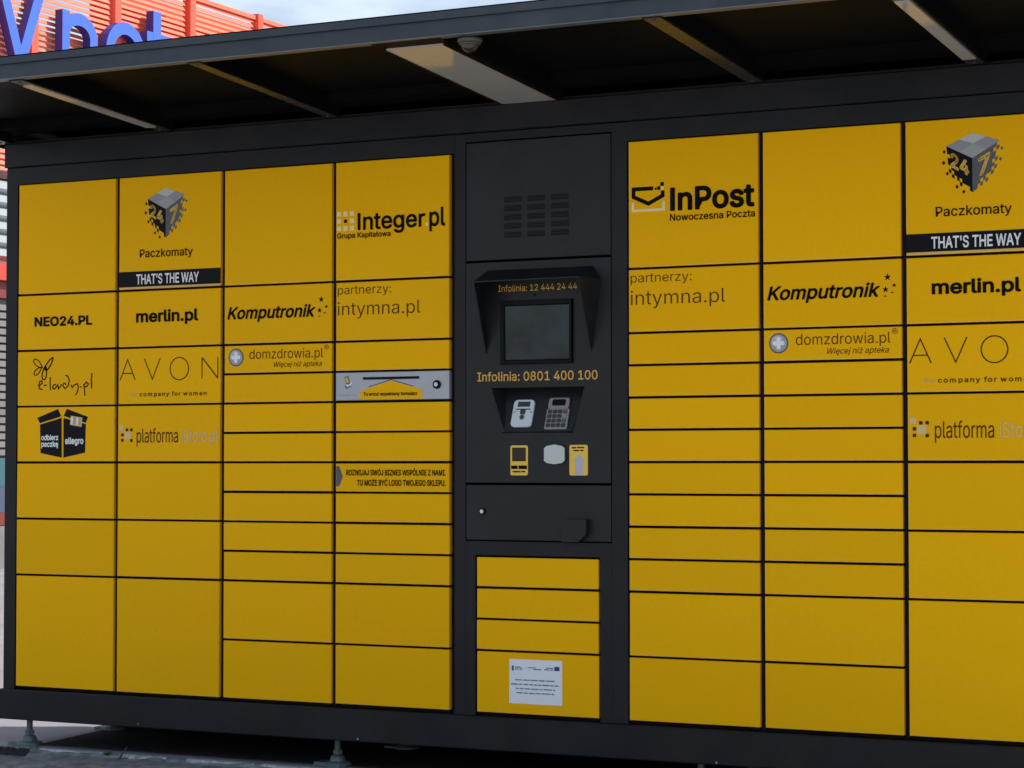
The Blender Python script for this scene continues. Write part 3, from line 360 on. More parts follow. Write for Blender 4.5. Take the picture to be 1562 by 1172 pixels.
def text(body, x0, x1, zb, h, m, y=-0.0012, bold=0.0, shear=0.0, space=1.0, name='lettering', parent=None, rise=0.0):
    """lettering from x0 to x1 on baseline zb, tallest letter h high"""
    me = glyphs(body, bold, shear, space)
    xs = [v.co.x for v in me.vertices]; zs = [v.co.y for v in me.vertices]
    a, b, t = min(xs), max(xs), max(zs)
    for v in me.vertices:
        X = x0+(v.co.x-a)/(b-a)*(x1-x0); Z = zb+v.co.y/t*h
        v.co = (X, y-v.co.z*0.03, Z)
    me.materials.clear(); me.materials.append(m)
    bm = bmesh.new(); bm.from_mesh(me); bmesh.ops.recalc_face_normals(bm, faces=bm.faces)
    for f in bm.faces: f.material_index = 0; f.smooth = False
    bm.to_mesh(me); bm.free()
    return link(name, me, parent)
def thing(name, label, cat, loc=(0,0,0)):
    o = bpy.data.objects.new(name, None); C.objects.link(o); o.location = loc
    o.empty_display_size = 0.2; o['label'] = label; o['category'] = cat
    return o
def struct(o): o['kind'] = 'structure'; return o

# ---------------------------------------------------------------- the ground
GZ = -0.27; PZ = -0.235
struct(MB().add([(-300,-300,GZ),(300,-300,GZ),(300,300,GZ),(-300,300,GZ)], [(0,1,2,3)], M_CONC).build('ground'))
# raised pavement under and behind the locker
struct(MB().box(-40, 16, 0.012, 60, GZ-0.1, PZ, M_PAVE).build('pavement'))
# worn concrete kerb along the pavement front, broken off near the left foot
k = MB(); n = 150; xs = [0.10+i*0.045 for i in range(n)]
rng = random.Random(3); rows = []
for i, x in enumerate(xs):
    j = rng.uniform(-1, 1)
    e = 0.004*j+0.004*math.sin(i*0.9)
    rows.append([(x,0.010,PZ+0.001+0.001*j),(x,-0.020+e,PZ-0.001+0.002*j),(x,-0.036+e*1.4,PZ-0.010),(x,-0.14+e*3,PZ-0.016-0.003*abs(j)),(x,-0.26+e*4,PZ-0.026-0.003*abs(j)),(x,-0.42,GZ-0.006)])
v = []; f = []
for i, r in enumerate(rows):
    if i == 0: r = [(a[0]+(-a[1])*0.55-0.02, a[1], a[2]) for a in r]
    v += r
    if i:
        for q in range(5): f.append(((i-1)*6+q, i*6+q, i*6+q+1, (i-1)*6+q+1))
v += [(p[0], p[1], GZ-0.03) for p in v[:6]]; b0 = len(v)-6
for q in range(5): f.append((q, q+1, b0+q+1, b0+q))
k.add(v, f, M_KERB); struct(k.build('kerb'))

M_SHADE = mat('painted_shade', (0.035, 0.035, 0.038), 0.95, var=0.4, vscale=30, bump=0.6, bscale=120, spec=0.1)  # dark tone of the shade painted under the locker and on the pavement face
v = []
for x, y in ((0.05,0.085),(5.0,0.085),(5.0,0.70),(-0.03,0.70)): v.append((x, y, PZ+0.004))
struct(MB().add(v+[(a[0],a[1],PZ-.02) for a in v], [(0,1,2,3),(0,4,5,1),(3,7,4,0)], M_SHADE).build('shade_sheet'))  # dark sheet laid on the pavement, painting the shade under the locker
M_KED = mat('kerb_arris', (0.30, 0.35, 0.38), 0.75, var=0.5, vscale=35, bump=0.8, bscale=150, bdist=0.003)
r_ = random.Random(8); x = 0.13
while x < 5:
    w = r_.uniform(.18,.75); y0_ = -.012+r_.uniform(-.004,.004); w2 = r_.uniform(.010,.018)
    struct(MB().add([(x,y0_-w2*.3,PZ+.0035),(x+w*.3,y0_-w2,PZ+.003),(x+w*.8,y0_-w2*.9,PZ+.003),(x+w,y0_-w2*.2,PZ+.0035),(x+w,y0_+.006,PZ+.005),(x+w*.5,y0_+.009,PZ+.005),(x,y0_+.006,PZ+.005),(x,y0_-.02,PZ-.02),(x+w,y0_-.02,PZ-.02),(x+w,.02,PZ-.02),(x,.02,PZ-.02)],[(0,1,2,3,4,5,6),(0,7,8,3,2,1),(3,8,9,4),(4,9,10,6,5),(6,10,7,0)], M_KED).build('kerb_edge')); x += w+r_.choice((.01,.03,.09))
struct(MB().prism([(-3,PZ-.004),(0.075,PZ-.004),(0.045,GZ),(-3,GZ)], 0.004, 0.0118, M_SHADE).build('edge_shade_strip'))  # dark strip over the pavement's front face, its shade painted in
M_BOUNCE = mat('bounce_paving', (0.42, 0.40, 0.37), 0.85, var=0.15, vscale=2, bump=0.4, bscale=60)  # pale tone of the added bounce sheet
struct(MB().add([(-40,-40,GZ+.004),(40,-40,GZ+.004),(40,-1.6,GZ+.004),(-40,-1.6,GZ+.004)], [(0,1,2,3)], M_BOUNCE).build('bounce_sheet'))  # unseen pale sheet added in front to bounce warm fill onto the doors
# ---------------------------------------------------------------- the parcel locker
U = 0.11; P = 0.4879; WD = 0.4694; G = 0.0086
LX = {1:0, 2:P, 3:2*P, 4:3*P, 5:2.6301, 6:2.6301+P, 7:2.6301+2*P, 8:2.6301+3*P}
XR = LX[8]+WD+0.061; XL = -0.061; DEP = 0.72; H = 18*U
LK = thing('parcel_locker', 'long anthracite parcel locker with rows of yellow doors under its own canopy', 'parcel locker', (0, 0, PZ))
LK.matrix_world.translation = (0,0,0); LK.location = (0,0,0)
# carcass: the dark box behind the doors, its frame strips flush with the doors
cb = MB().box(XL, 1.9995, 0.024, DEP, -0.009, H+0.10, M_GAP).build('carcass', LK)
MB().box(2.5650, XR, 0.024, DEP, -0.009, H+0.10, M_GAP).build('carcass', LK)
MB().box(2.0, 2.5645, 0.024, DEP, -0.009, 0.80, M_GAP).build('carcass', LK)
MB().box(2.0, 2.5645, 0.120, DEP, 0.801, H+0.10, M_GAP).build('carcass', LK)
fr = MB()
TOPF = 2.045
fr.box(XL, -0.006, 0, 0.024, -0.009, TOPF, M_ANT)
MB().box(LX[8]+WD+0.006, XR, 0, 0.024, -0.009, TOPF, M_ANT).build('side_post', LK)
fr.build('side_post', LK)
MB().box(-0.006, 1.955, 0, 0.024, H, TOPF, M_ANT).build('top_rail', LK)
MB().box(2.6241, LX[8]+WD+0.006, 0, 0.024, H, TOPF, M_ANT).build('top_rail', LK)
for g in (1,2,3,5,6,7):                                      # recessed posts between the columns
    x = LX[g]+WD; MB().box(x+0.002, x+0.0165, 0.013, 0.024, -0.006, H, M_GAP).build('post', LK)
# side skins, back, roof of the body
MB().box(XL-0.003, XL, 0.006, DEP, -0.009, 2.14, M_ANT).build('side_panel', LK)
MB().box(XR, XR+0.003, 0.006, DEP, -0.009, 2.14, M_ANT).build('side_panel', LK)
MB().box(XL-0.003, XR+0.003, DEP, DEP+0.004, -0.009, 2.14, M_ANT).build('back_panel', LK)
# plinth, a touch proud of the frame and wider at the ends
MB().box(-0.078, XR+0.017, -0.012, 0.03, -0.127, -0.010, M_ANT, c=0.004).build('plinth', LK)
MB().box(-0.078, -0.02, 0.03, DEP, -0.127, -0.010, M_ANT).build('plinth', LK)
MB().box(XR-0.04, XR+0.017, 0.03, DEP, -0.127, -0.010, M_ANT).build('plinth', LK)
MB().box(-0.02, XR-0.04, DEP-0.05, DEP, -0.127, -0.010, M_ANT).build('plinth', LK)
MB().box(-0.01, XR-0.05, DEP-0.03, DEP-0.02, PZ-.002, -0.1275, M_GAP).build('rear_light_stop', LK)  # added board that keeps daylight behind from reaching under the body
MB().box(-0.02, XR-0.04, 0.03, DEP-0.05, -0.122, -0.012, M_GAP).build('floor_pan', LK)
MB().disc(1.567, -0.116, 0.0035, -0.0145, -0.012, M_LCK, 10).disc(0.60, -0.112, 0.0035, -0.0145, -0.012, M_GAL, 10).disc(2.95, -0.118, 0.0035, -0.0145, -0.012, M_LCK, 10).build('plinth_rivets', LK)
# header band under the canopy
MB().box(XL-0.004, XR+0.004, -0.014, 0.05, TOPF+0.003, 2.140, M_ANT, c=0.003).build('header_band', LK)

def lt(x, y, z): return (x, y, z)
# doors
DOORS = {}
def door_mesh(u, m):
    key = (u, m.name)
    if key not in DOORS:
        b_ = MB().box(0, WD, 0, 0.022, G/2, u*U-G/2, m, c=0.0020)
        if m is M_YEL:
            r_ = b_.slot(M_HILITE)
            for f_ in (1, 4): b_.mi[f_] = r_                      # folded bottom and left arrises, edge highlight painted pale
        DOORS[key] = b_.mesh('door')
    return DOORS[key]
D = {}
rd = random.Random(11)
def door(col, x, z0, u, m=M_YEL, name='door'):
    o = link(name, door_mesh(u, m), LK, (x+rd.uniform(-0.0006, 0.0006), rd.uniform(-0.0009, 0.0009), z0*U+rd.uniform(-0.0006, 0.0006)))
    o.rotation_euler = (math.radians(rd.uniform(-.10,.10)), 0, math.radians(rd.uniform(-.10,.10)))
    D[(col, z0)] = o
    # small hinge knuckle in the joint below the door, at its right end
    MB().box(WD-0.026, WD-0.004, 0.006, 0.018, -0.0035, 0.0035, M_GAP).build('hinge', o)
    return o
BIG = [(14,4),(12,2),(10,2),(8,2),(6,2),(4,2),(0,4)]
SML = [(14,4),(12,2)]+[(q,1) for q in range(11,3,-1)]+[(2,2),(0,2)]
for c in range(1, 9):
    for z0, u in (BIG if c in (1,2,7) else SML):
        if c == 4 and z0 == 10: door(c, LX[c], z0, u, M_SIL, 'drop_box_door')
        else: door(c, LX[c], z0, u)
XM = 2.0446
for z0, u in ((4,1),(3,1),(2,1),(0,2)): door('m', XM, z0, u)

# ---- printing on the doors: coordinates are relative to the door's column, z from the door bottoms' datum
def onto(o, dr):
    """hand a locker-space print over to the door it is on"""
    o.parent = dr; return o
def rel(dr, x, z): return z-dr.location.z
def T(dr, body, x0, x1, zb, h, m=M_INK, **kw): return text(body, x0, x1, zb-dr.location.z, h, m, parent=dr, **kw)
def star(mb, cx, cz, r, y0, y1, m, squash=1.0):
    pts = []
    for i in range(10):
        a = math.pi/2+i*math.pi/5; q = r if i%2 == 0 else r*0.42
        pts.append((cx+q*math.cos(a), cz+q*math.sin(a)*squash))
    mb.prism(pts, y0, y1, m)
Y1, Y2, Y3 = -0.0008, -0.0014, -0.0020
def cube_logo(dr):
    z = dr.location.z; b = MB()
    def q(*p): return [(x, w-z) for x, w in p]
    T_, Lf, Ce, Rt, Bo = (0.218,1.927),(0.134,1.889),(0.218,1.846),(0.308,1.897),(0.218,1.737)
    mid = lambda a, c: ((a[0]+c[0])/2, (a[1]+c[1])/2)
    ct = mid(Lf, Rt); 
    b.prism(q(Lf, mid(Lf,T_), ct, mid(Lf,Ce)), Y1, 0, M_PG[1]); b.prism(q(mid(Lf,T_), T_, mid(T_,Rt), ct), Y1, 0, M_PG[0])
    b.prism(q(mid(T_,Rt), Rt, mid(Rt,Ce), ct), Y1, 0, M_PG[1]); b.prism(q(mid(Lf,Ce), ct, mid(Rt,Ce), Ce), Y1, 0, M_PG[2])
    def lerp(a, c, t): return (a[0]+(c[0]-a[0])*t, a[1]+(c[1]-a[1])*t)
    # side faces: a grid of cells skewed in perspective; the outer cells are broken off as pixels
    def face(A, Bq, Dn, C3, m, keep, nn=9):
        for i in range(nn):
            run = None
            for j in range(nn+1):
                on = j < nn and keep(i, j)
                if on and run is None: run = j
                if not on and run is not None:
                    def pt(a_, b_): return lerp(lerp(A, Bq, a_/nn), lerp(Dn, C3, a_/nn), b_/nn)
                    b.prism(q(pt(i,run), pt(i+1,run), pt(i+1,j), pt(i,j)), Y1, 0, m); run = None
    LB = (0.145, 1.781); RB = (0.292, 1.788)
    kl = {0:(0,2,3,6,7),1:(0,1,2,3,4,5,6,8),2:(0,1,2,3,4,5,6,7,9),3:(0,1,2,3,4,5,6,7)}
    face(Lf, Ce, LB, Bo, M_BLK, lambda i, j: (i == 0 and j in (0,1,3,4,6)) or (i == 1 and j in (0,1,2,3,4,5,7)) or (i == 2 and j <= 6) or (i in (3,5) and j <= 7) or (i == 4 and j != 7) or (i == 6 and j <= 7) or (i == 7 and j != 8) or i == 8)
    face(Ce, Rt, Bo, RB, M_PG[3], lambda i, j: i <= 1 or (i == 2 and j <= 7) or (i == 3 and j != 7) or (i == 4 and j <= 7) or (i == 5 and j != 7) or (i == 6 and j <= 6) or (i == 7 and j in (0,2,3,5,7)) or (i == 8 and j in (1,4,6)))
    for (cx, cz, r_) in ((0.127,1.871,.0055),(0.125,1.836,.006),(0.137,1.801,.0055),(0.168,1.757,.0055),(0.190,1.740,.0055),(0.313,1.872,.005),(0.308,1.838,.0055)):
        b.prism(q((cx-r_,cz),(cx,cz-r_*1.2),(cx+r_,cz),(cx,cz+r_*1.2)), Y1, 0, M_BLK if cx < .22 else M_PG[3])
    b.build('logo', dr)
    # numerals skewed onto the faces
    for body, (x0, x1, za, zb_, h, sk) in (('24', (0.147, 0.208, 1.825, 1.790, 0.046, 0)), ('7', (0.238, 0.276, 1.787, 1.808, 0.056, 0))):
        me = glyphs(body, 0.03)
        xs = [v.co.x for v in me.vertices]; a, c = min(xs), max(xs); tt = max(v.co.y for v in me.vertices)
        for v in me.vertices:
            t = (v.co.x-a)/(c-a); v.co = (x0+t*(x1-x0), Y3, za+(zb_-za)*t+v.co.y/tt*h-z)
        me.materials.clear(); me.materials.append(M_STY); link('numerals', me, dr)
def paczkomaty(dr):
    cube_logo(dr)
    T(dr, 'Paczkomaty', 0.098, 0.343, 1.665, 0.031, bold=0.008)
    z = dr.location.z
    MB().box(0.0, WD, Y2, 0, 1.553-z, 1.612-z, M_BLK).build('band', dr)
    MB().box(0.002, WD-0.002, Y1, 0, 1.5475-z, 1.5515-z, M_LIP).build('lip', dr)
    T(dr, "THAT'S THE WAY", 0.083, 0.372, 1.5635, 0.0375, M_WHT, y=-0.0022, bold=0.018)
def komputronik(dr):
    T(dr, 'Komputronik', 0.014, 0.400, 1.416, 0.046, bold=0.020, shear=0.22)
    b = MB(); z = dr.location.z
    for cx, cz, r, s in ((0.425,1.477,.012,1),(0.418,1.437,.011,1),(0.447,1.450,.008,.9),(0.440,1.427,.007,.45),(0.417,1.4155,.007,.4)): star(b, cx, cz-z, r, Y1, 0, M_INK, s)
    b.build('logo', dr)
def domzdrowia(dr):
    T(dr, 'domzdrowia.pl', 0.112, 0.433, 1.2645, 0.0365, M_INKT, bold=-0.004)
    T(dr, 'Więcej niż apteka', 0.220, 0.428, 1.233, 0.0195, M_INKT, shear=0.25)
    b = MB(); z = dr.location.z; c = (0.052, 1.272-z)
    b.disc(c[0], c[1], 0.034, -0.0006, 0, M_PG[3], 24).disc(c[0], c[1], 0.029, -0.0012, 0, M_PG[2], 24).disc(c[0]-.004, c[1]+.006, 0.020, -0.0016, 0, M_PG[0], 20)
    a, w = 0.020, 0.0065
    b.prism([(c[0]-w,c[1]-a),(c[0]+w,c[1]-a),(c[0]+w,c[1]-w),(c[0]+a,c[1]-w),(c[0]+a,c[1]+w),(c[0]+w,c[1]+w),(c[0]+w,c[1]+a),(c[0]-w,c[1]+a),(c[0]-w,c[1]+w),(c[0]-a,c[1]+w),(c[0]-a,c[1]-w),(c[0]-w,c[1]-w)], -0.0022, 0, M_WHT)
    b.build('logo', dr)
    r = MB(); r.stroke([(0.4475+.0085*math.cos(i*.524), 1.302-z+.0085*math.sin(i*.524)) for i in range(12)], .0016, Y1, 0, M_INKT, True); r.build('trademark_ring', dr)
    T(dr, 'R', 0.4440, 0.4515, 1.2980, 0.0085, M_INKT)
def merlin(dr): T(dr, 'merlin.pl', 0.083, 0.370, 1.4175, 0.0455, bold=0.026)
def avon(dr):
    b = MB(); z = dr.location.z; w = 0.0042
    def q(pts): return [(x, a-z) for x, a in pts]
    b.stroke(q([(0.008,1.196),(0.0435,1.2745),(0.079,1.196)]), w, Y1, 0, M_INKT)
    b.stroke(q([(0.020,1.2215),(0.068,1.2215)]), w*.9, Y2, 0, M_INKT)
    b.stroke(q([(0.122,1.276),(0.159,1.197),(0.195,1.2765)]), w, Y1, 0, M_INKT)
    b.stroke(q([(0.2835+.0425*math.cos(i*.2244), 1.2355+.0425*math.sin(i*.2244)) for i in range(28)]), w, Y1, 0, M_INKT, True)
    b.stroke(q([(0.387,1.196),(0.387,1.275)]), w, Y1, 0, M_INKT); b.stroke(q([(0.388,1.275),(0.4575,1.197)]), w, Y2, 0, M_INKT); b.stroke(q([(0.4585,1.196),(0.4585,1.276)]), w, Y1, 0, M_INKT)
    b.build('logo', dr)
    T(dr, 'the', 0.053, 0.087, 1.133, 0.0165, M_LIP, space=1.2)
    T(dr, 'company for women', 0.101, 0.408, 1.133, 0.0165, M_INKT, bold=0.012, space=1.25)
def platforma(dr):
    T(dr, 'platforma', 0.089, 0.280, 0.956, 0.055, M_INKT, bold=0.0)
    T(dr, 'iStore.pl', 0.298, 0.462, 0.957, 0.049, M_BEI)
    b = MB(); z = dr.location.z
    for x, a, r, m_ in ((0.043,1.005,.0055,M_INKT),(0.064,1.005,.0055,M_INKT),(0.022,0.986,.0055,M_INKT),(0.022,0.965,.0055,M_INKT),(0.064,0.964,.0055,M_INKT),(0.017,1.012,.010,M_BEI),(0.046,0.983,.015,M_BEI)):
        b.box(x-r, x+r, Y2 if m_ is M_INKT else Y1, 0, a-r-z, a+r-z, m_)
    b.build('logo', dr)
def intymna(dr):
    T(dr, 'partnerzy:', 0.008, 0.231, 1.492, 0.029, M_INKT, bold=-0.006)
    T(dr, 'intymna.pl', 0.008, 0.352, 1.4155, 0.0485, M_INKT, bold=-0.006)
for c in (2, 7): paczkomaty(D[(c,14)]); merlin(D[(c,12)]); avon(D[(c,10)]); platforma(D[(c,8)])
for c in (3, 6): komputronik(D[(c,12)]); domzdrowia(D[(c,11)])
for c in (4, 5): intymna(D[(c,12)])
T(D[(1,12)], 'NEO24.PL', 0.082, 0.363, 1.4155, 0.036, bold=0.030)
# handwritten e-lady.pl with a butterfly
dr = D[(1,10)]; z = dr.location.z; b = MB()
def q(pts): return [(x, a-z) for x, a in pts]
def loop(cx, cz, a, w, ang, n=14):
    ca, sa = math.cos(ang), math.sin(ang); pts = []
    for i in range(n):
        t = 2*math.pi*i/n; x, y = a*math.cos(t), w*math.sin(t)*(1.0-0.35*math.cos(t))
        pts.append((cx+x*ca-y*sa, cz+x*sa+y*ca-z))
    return pts
for args, w in (((0.101,1.267,.026,.010,math.radians(-38)),.004),((0.155,1.266,.030,.009,math.radians(52)),.0055),((0.100,1.239,.022,.009,math.radians(40)),.004),((0.133,1.231,.027,.010,math.radians(80)),.0055)):
    b.stroke(loop(*args), w, Y1-random.random()*.0006, 0, M_INK, True)
for pts in ([(0.106,1.180),(0.122,1.190),(0.120,1.200),(0.110,1.198),(0.105,1.182),(0.110,1.168),(0.124,1.166)], [(0.130,1.182),(0.145,1.183)], [(0.162,1.215),(0.160,1.190),(0.163,1.163)],
            [(0.190,1.184),(0.178,1.184),(0.173,1.174),(0.180,1.166),(0.193,1.176),(0.198,1.184),(0.202,1.168),(0.212,1.178),(0.216,1.186)],
            [(0.240,1.183),(0.228,1.190),(0.222,1.180),(0.232,1.168),(0.248,1.178),(0.254,1.200),(0.246,1.216),(0.234,1.220)],
            [(0.262,1.182),(0.268,1.172),(0.280,1.182),(0.292,1.186),(0.298,1.176),(0.294,1.155),(0.284,1.142)], [(0.307,1.172),(0.312,1.176)],
            [(0.323,1.184),(0.327,1.164),(0.330,1.138)], [(0.325,1.180),(0.336,1.192),(0.346,1.184),(0.338,1.174),(0.326,1.174)], [(0.363,1.226),(0.360,1.200),(0.362,1.166)]):
    b.stroke(q(pts), .0046, Y1-random.random()*.0006, 0, M_INK)
b.build('lettering', dr)
# parcel box emblem
dr = D[(1,8)]; z = dr.location.z; b = MB()
b.prism(q([(0.098,1.055),(0.199,1.089),(0.215,1.060),(0.111,1.034)]), Y1, 0, M_BLK)
b.prism(q([(0.112,1.029),(0.217,1.054),(0.219,0.899),(0.115,0.917)]), Y1, 0, M_BLK)
b.prism(q([(0.227,1.061),(0.242,1.089),(0.344,1.057),(0.334,1.034)]), Y1, 0, M_BLK)
b.prism(q([(0.226,1.054),(0.334,1.029),(0.331,0.918),(0.227,0.899)]), Y1, 0, M_BLK)
b.prism(q([(0.262,1.062),(0.318,1.054),(0.314,1.018),(0.258,1.026)]), Y2, 0, M_LIP)
for i in range(4): b.prism(q([(0.266+.0125*i,1.057-.001*i),(0.273+.0125*i,1.056-.001*i),(0.271+.0125*i,1.028-.001*i),(0.264+.0125*i,1.030-.001*i)]), Y3, 0, M_WHT if i%2 == 0 else M_PG[2])
b.build('logo', dr)
T(dr, 'odbierz', 0.120, 0.203, 0.968, 0.021, M_WHT, y=Y3, bold=0.03); T(dr, 'paczkę', 0.120, 0.203, 0.942, 0.021, M_WHT, y=Y3, bold=0.03)
T(dr, 'allegro', 0.236, 0.325, 0.953, 0.024, M_WHT, y=Y3, bold=0.03)
# Integer.pl
dr = D[(4,14)]; z = dr.location.z; b = MB()
T(dr, '#nteger', 0.0923, 0.3735, 1.7255, 0.0610, bold=0.016); T(dr, 'pl', 0.3900, 0.4543, 1.7255, 0.0665, bold=0.016)
b.box(0.374, 0.385, Y1, 0, 1.727-z, 1.738-z, M_BE2)
for i in range(3):
    for j in range(3):
        cx, cz = 0.0130+.0275*i, 1.786-.0265*j; r = .0085 if (i, j) != (1, 1) else .0062
        b.box(cx-r, cx+r, Y1, 0, cz-r-z, cz+r-z, M_INK if (i, j) == (1, 1) else M_BE2)
b.build('logo', dr); T(dr, 'Grupa Kapitałowa', 0.0063, 0.2303, 1.697, 0.0195, bold=0.015)
# InPost
dr = D[(5,14)]; z = dr.location.z; b = MB()
T(dr, '#nPost', 0.154, 0.458, 1.734, 0.076, bold=0.026); T(dr, 'Nowoczesna Poczta', 0.153, 0.459, 1.697, 0.023, bold=0.012)
b.stroke(q([(0.0915,1.8115),(0.0185,1.8115),(0.0185,1.785),(0.0740,1.7600),(0.1265,1.785),(0.1265,1.802)]), .0135, Y1, 0, M_INK)
b.box(0.118, 0.131, Y1, 0, 1.818-z, 1.831-z, M_INK).box(0.106, 0.118, Y1, 0, 1.805-z, 1.817-z, M_INK).box(0.120, 0.130, Y1, 0, 1.806-z, 1.816-z, M_BE2).box(0.097,0.104,Y1,0,1.806-z,1.813-z,M_INK)
b.stroke(q([(0.0165,1.766),(0.0165,1.738),(0.1305,1.738),(0.1305,1.766)]), .0090, Y2, 0, M_BE2)
b.build('logo', dr)
# slogan
dr = D[(4,7)]; z = dr.location.z
T(dr, 'ROZWIJAJ SWÓJ BIZNES WSPÓLNIE Z NAMI.', 0.0453, 0.4563, 0.833, 0.0255, bold=0.018); T(dr, 'TU MOŻE BYĆ LOGO TWOJEGO SKLEPU.', 0.0913, 0.4563, 0.796, 0.0265, bold=0.018)
MB().prism(q([(0.0025,0.866),(0.0153,0.866),(0.0303,0.829),(0.0153,0.793),(0.0025,0.793)]), Y1, 0, M_PG[3]).build('arrow', dr)
# silver drop box door: slot, roof-shaped label, lock
dr = D[(4,10)]; z = dr.location.z; b = MB()
b.prism(q([(0.102,1.107),(0.102,1.132),(0.110,1.140),(0.2323,1.174),(0.350,1.143),(0.360,1.136),(0.3625,1.107)]), Y1, 0, M_YEL); b.build('label', dr)
MB().stroke(q([(0.140,1.153),(0.2323,1.1775),(0.322,1.153)]), .0025, Y2, 0, M_DARK).build('label', dr)
MB().box(0.1163, 0.3483, -0.0035, 0, 1.179-z, 1.188-z, M_BLK, c=.001).build('slot', dr)
T(dr, 'Tu wrzuć wypełniony formularz', 0.1183, 0.3413, 1.121, 0.0125, M_INK, y=Y3, bold=.02)
MB().disc(0.4215, 1.157-z, 0.0155, -0.006, 0, M_BLK, 20).disc(0.420, 1.157-z, 0.0075, -0.008, -0.005, M_LCK, 14).build('lock', dr)
b = MB(); b.prism(q([(0.037,1.191),(0.054,1.193),(0.060,1.166),(0.045,1.163)]), Y1, 0, M_PG[3]).prism(q([(0.041,1.187),(0.051,1.189),(0.056,1.169),(0.046,1.168)]), Y2, 0, M_ORG)
b.stroke(q([(0.044,1.161),(0.056,1.156),(0.070,1.170)]), .005, Y2, 0, M_WHT); b.stroke(q([(0.040,1.160),(0.047,1.150),(0.064,1.156)]), .004, Y3, 0, M_PG[3])
b.build('logo', dr)
def words(parent, x0, x1, zc, h, m, y=-0.0008, seed=1, name='small_print'):
    """a line of print too small to read: word-length dashes"""
    r = random.Random(seed); b = MB(); x = x0
    while x < x1-.004:
        w = min(r.uniform(.010, .034), x1-x); b.box(x, x+w, y, 0, zc-h/2*r.uniform(.7,1), zc+h/2*r.uniform(.7,1), m); x += w+.004
    return b.build(name, parent)
words(dr, 0.014, 0.092, 1.1245-z, .0035, M_PG[2], seed=2)
# paper notice on the lowest middle door
dr = D[('m',0)]; nb = MB().box(0.1275, 0.3315, -0.0012, 0, 0.040, 0.194, M_PAP).build('notice', dr)
b = MB(); b.box(0.1380, 0.1450, -0.002, -0.001, 0.154, 0.171, mat('dark_green_print', (0.02,0.08,0.06), .5)); b.box(0.3020, 0.3215, -0.002, -0.001, 0.159, 0.173, M_NAV); b.build('notice_emblem', dr)
for i, (a, c, zz, hh) in enumerate(((0.1500,0.1750,.1665,.004),(0.1500,0.1790,.1600,.004),(0.1985,0.2380,.1665,.004),(0.2200,0.2520,.1610,.004),(0.2700,0.2970,.1675,.004),(0.2630,0.2970,.1615,.004),
        (0.1504,0.3064,.1225,.0048),(0.1354,0.3224,.1075,.0048),(0.1524,0.3054,.0925,.0048),(0.1564,0.3014,.0780,.0048))):
    words(dr, a, c, zz, hh, M_TXT, y=-0.002, seed=20+i)

# ---- the terminal in the middle
CX0, CX1 = 2.002, 2.5625
MB().box(1.955, 1.9990, 0.0, 0.024, -0.009, TOPF, M_ANT, c=.001).build('jamb', LK)
MB().box(2.5655, 2.6241, 0.0, 0.024, -0.009, TOPF, M_ANT, c=.001).build('jamb', LK)
MB().box(1.9995, 2.5650, 0.001, 0.024, 2.016, TOPF, M_ANT).build('rail', LK)
MB().box(1.9995, 2.5650, 0.001, 0.024, 5*U+.004, 0.602, M_ANT).build('rail', LK)
MB().box(1.9995, XM-.007, 0.001, 0.024, -0.009, 5*U+.004, M_ANT).build('rail', LK)
MB().box(XM+WD+.007, 2.5650, 0.001, 0.024, -0.009, 5*U+.004, M_ANT).build('rail', LK)
# vented upper panel: real slots as thin dark inlays with a pressed hood
vp = MB().box(CX0, CX1, -0.001, 0.022, 1.5915, 2.0115, M_ANT2, c=.002).build('vented_panel', LK)
vs = MB().box(-0.034, 0.034, -0.0018, 0.0, -0.0019, 0.0019, M_BLK).add([(-0.034,-0.0018,0.0019),(0.034,-0.0018,0.0019),(0.032,-0.0030,0.0042),(-0.032,-0.0030,0.0042),(0.034,-0.0011,0.0065),(-0.034,-0.0011,0.0065)], [(0,1,2,3),(3,2,4,5)], M_ANT2).mesh('vent_slot')
for i, cx in enumerate((2.187, 2.278, 2.370)):
    for j in range(10):
        z0 = 1.806-(j//2)*0.0312-(j%2)*0.0105; link('vent_slot', vs, vp, (cx, 0.0, z0))
# main panel with the recess for reader and keypad cut out of it
def panel_with_hole(x0, x1, z0, z1, hole, y0, y1, m):
    b = MB(); o = [(x0,z0),(x1,z0),(x1,z1),(x0,z1)]
    v = [(x,y0,z) for x,z in o]+[(x,y0,z) for x,z in hole]
    b.add(v, [(0,1,5,4),(1,2,6,5),(2,3,7,6),(3,0,4,7)], m)
    b.add([(x,y0,z) for x,z in o]+[(x,y1,z) for x,z in o], [(0,1,5,4),(1,2,6,5),(2,3,7,6),(3,0,4,7)], m)
    return b
hole = [(2.139,0.981),(2.420,0.981),(2.464,1.141),(2.102,1.141)]
mp_ = panel_with_hole(CX0, CX1, 0.8085, 1.5835, hole, -0.001, 0.022, M_ANT2).build('control_panel', LK)
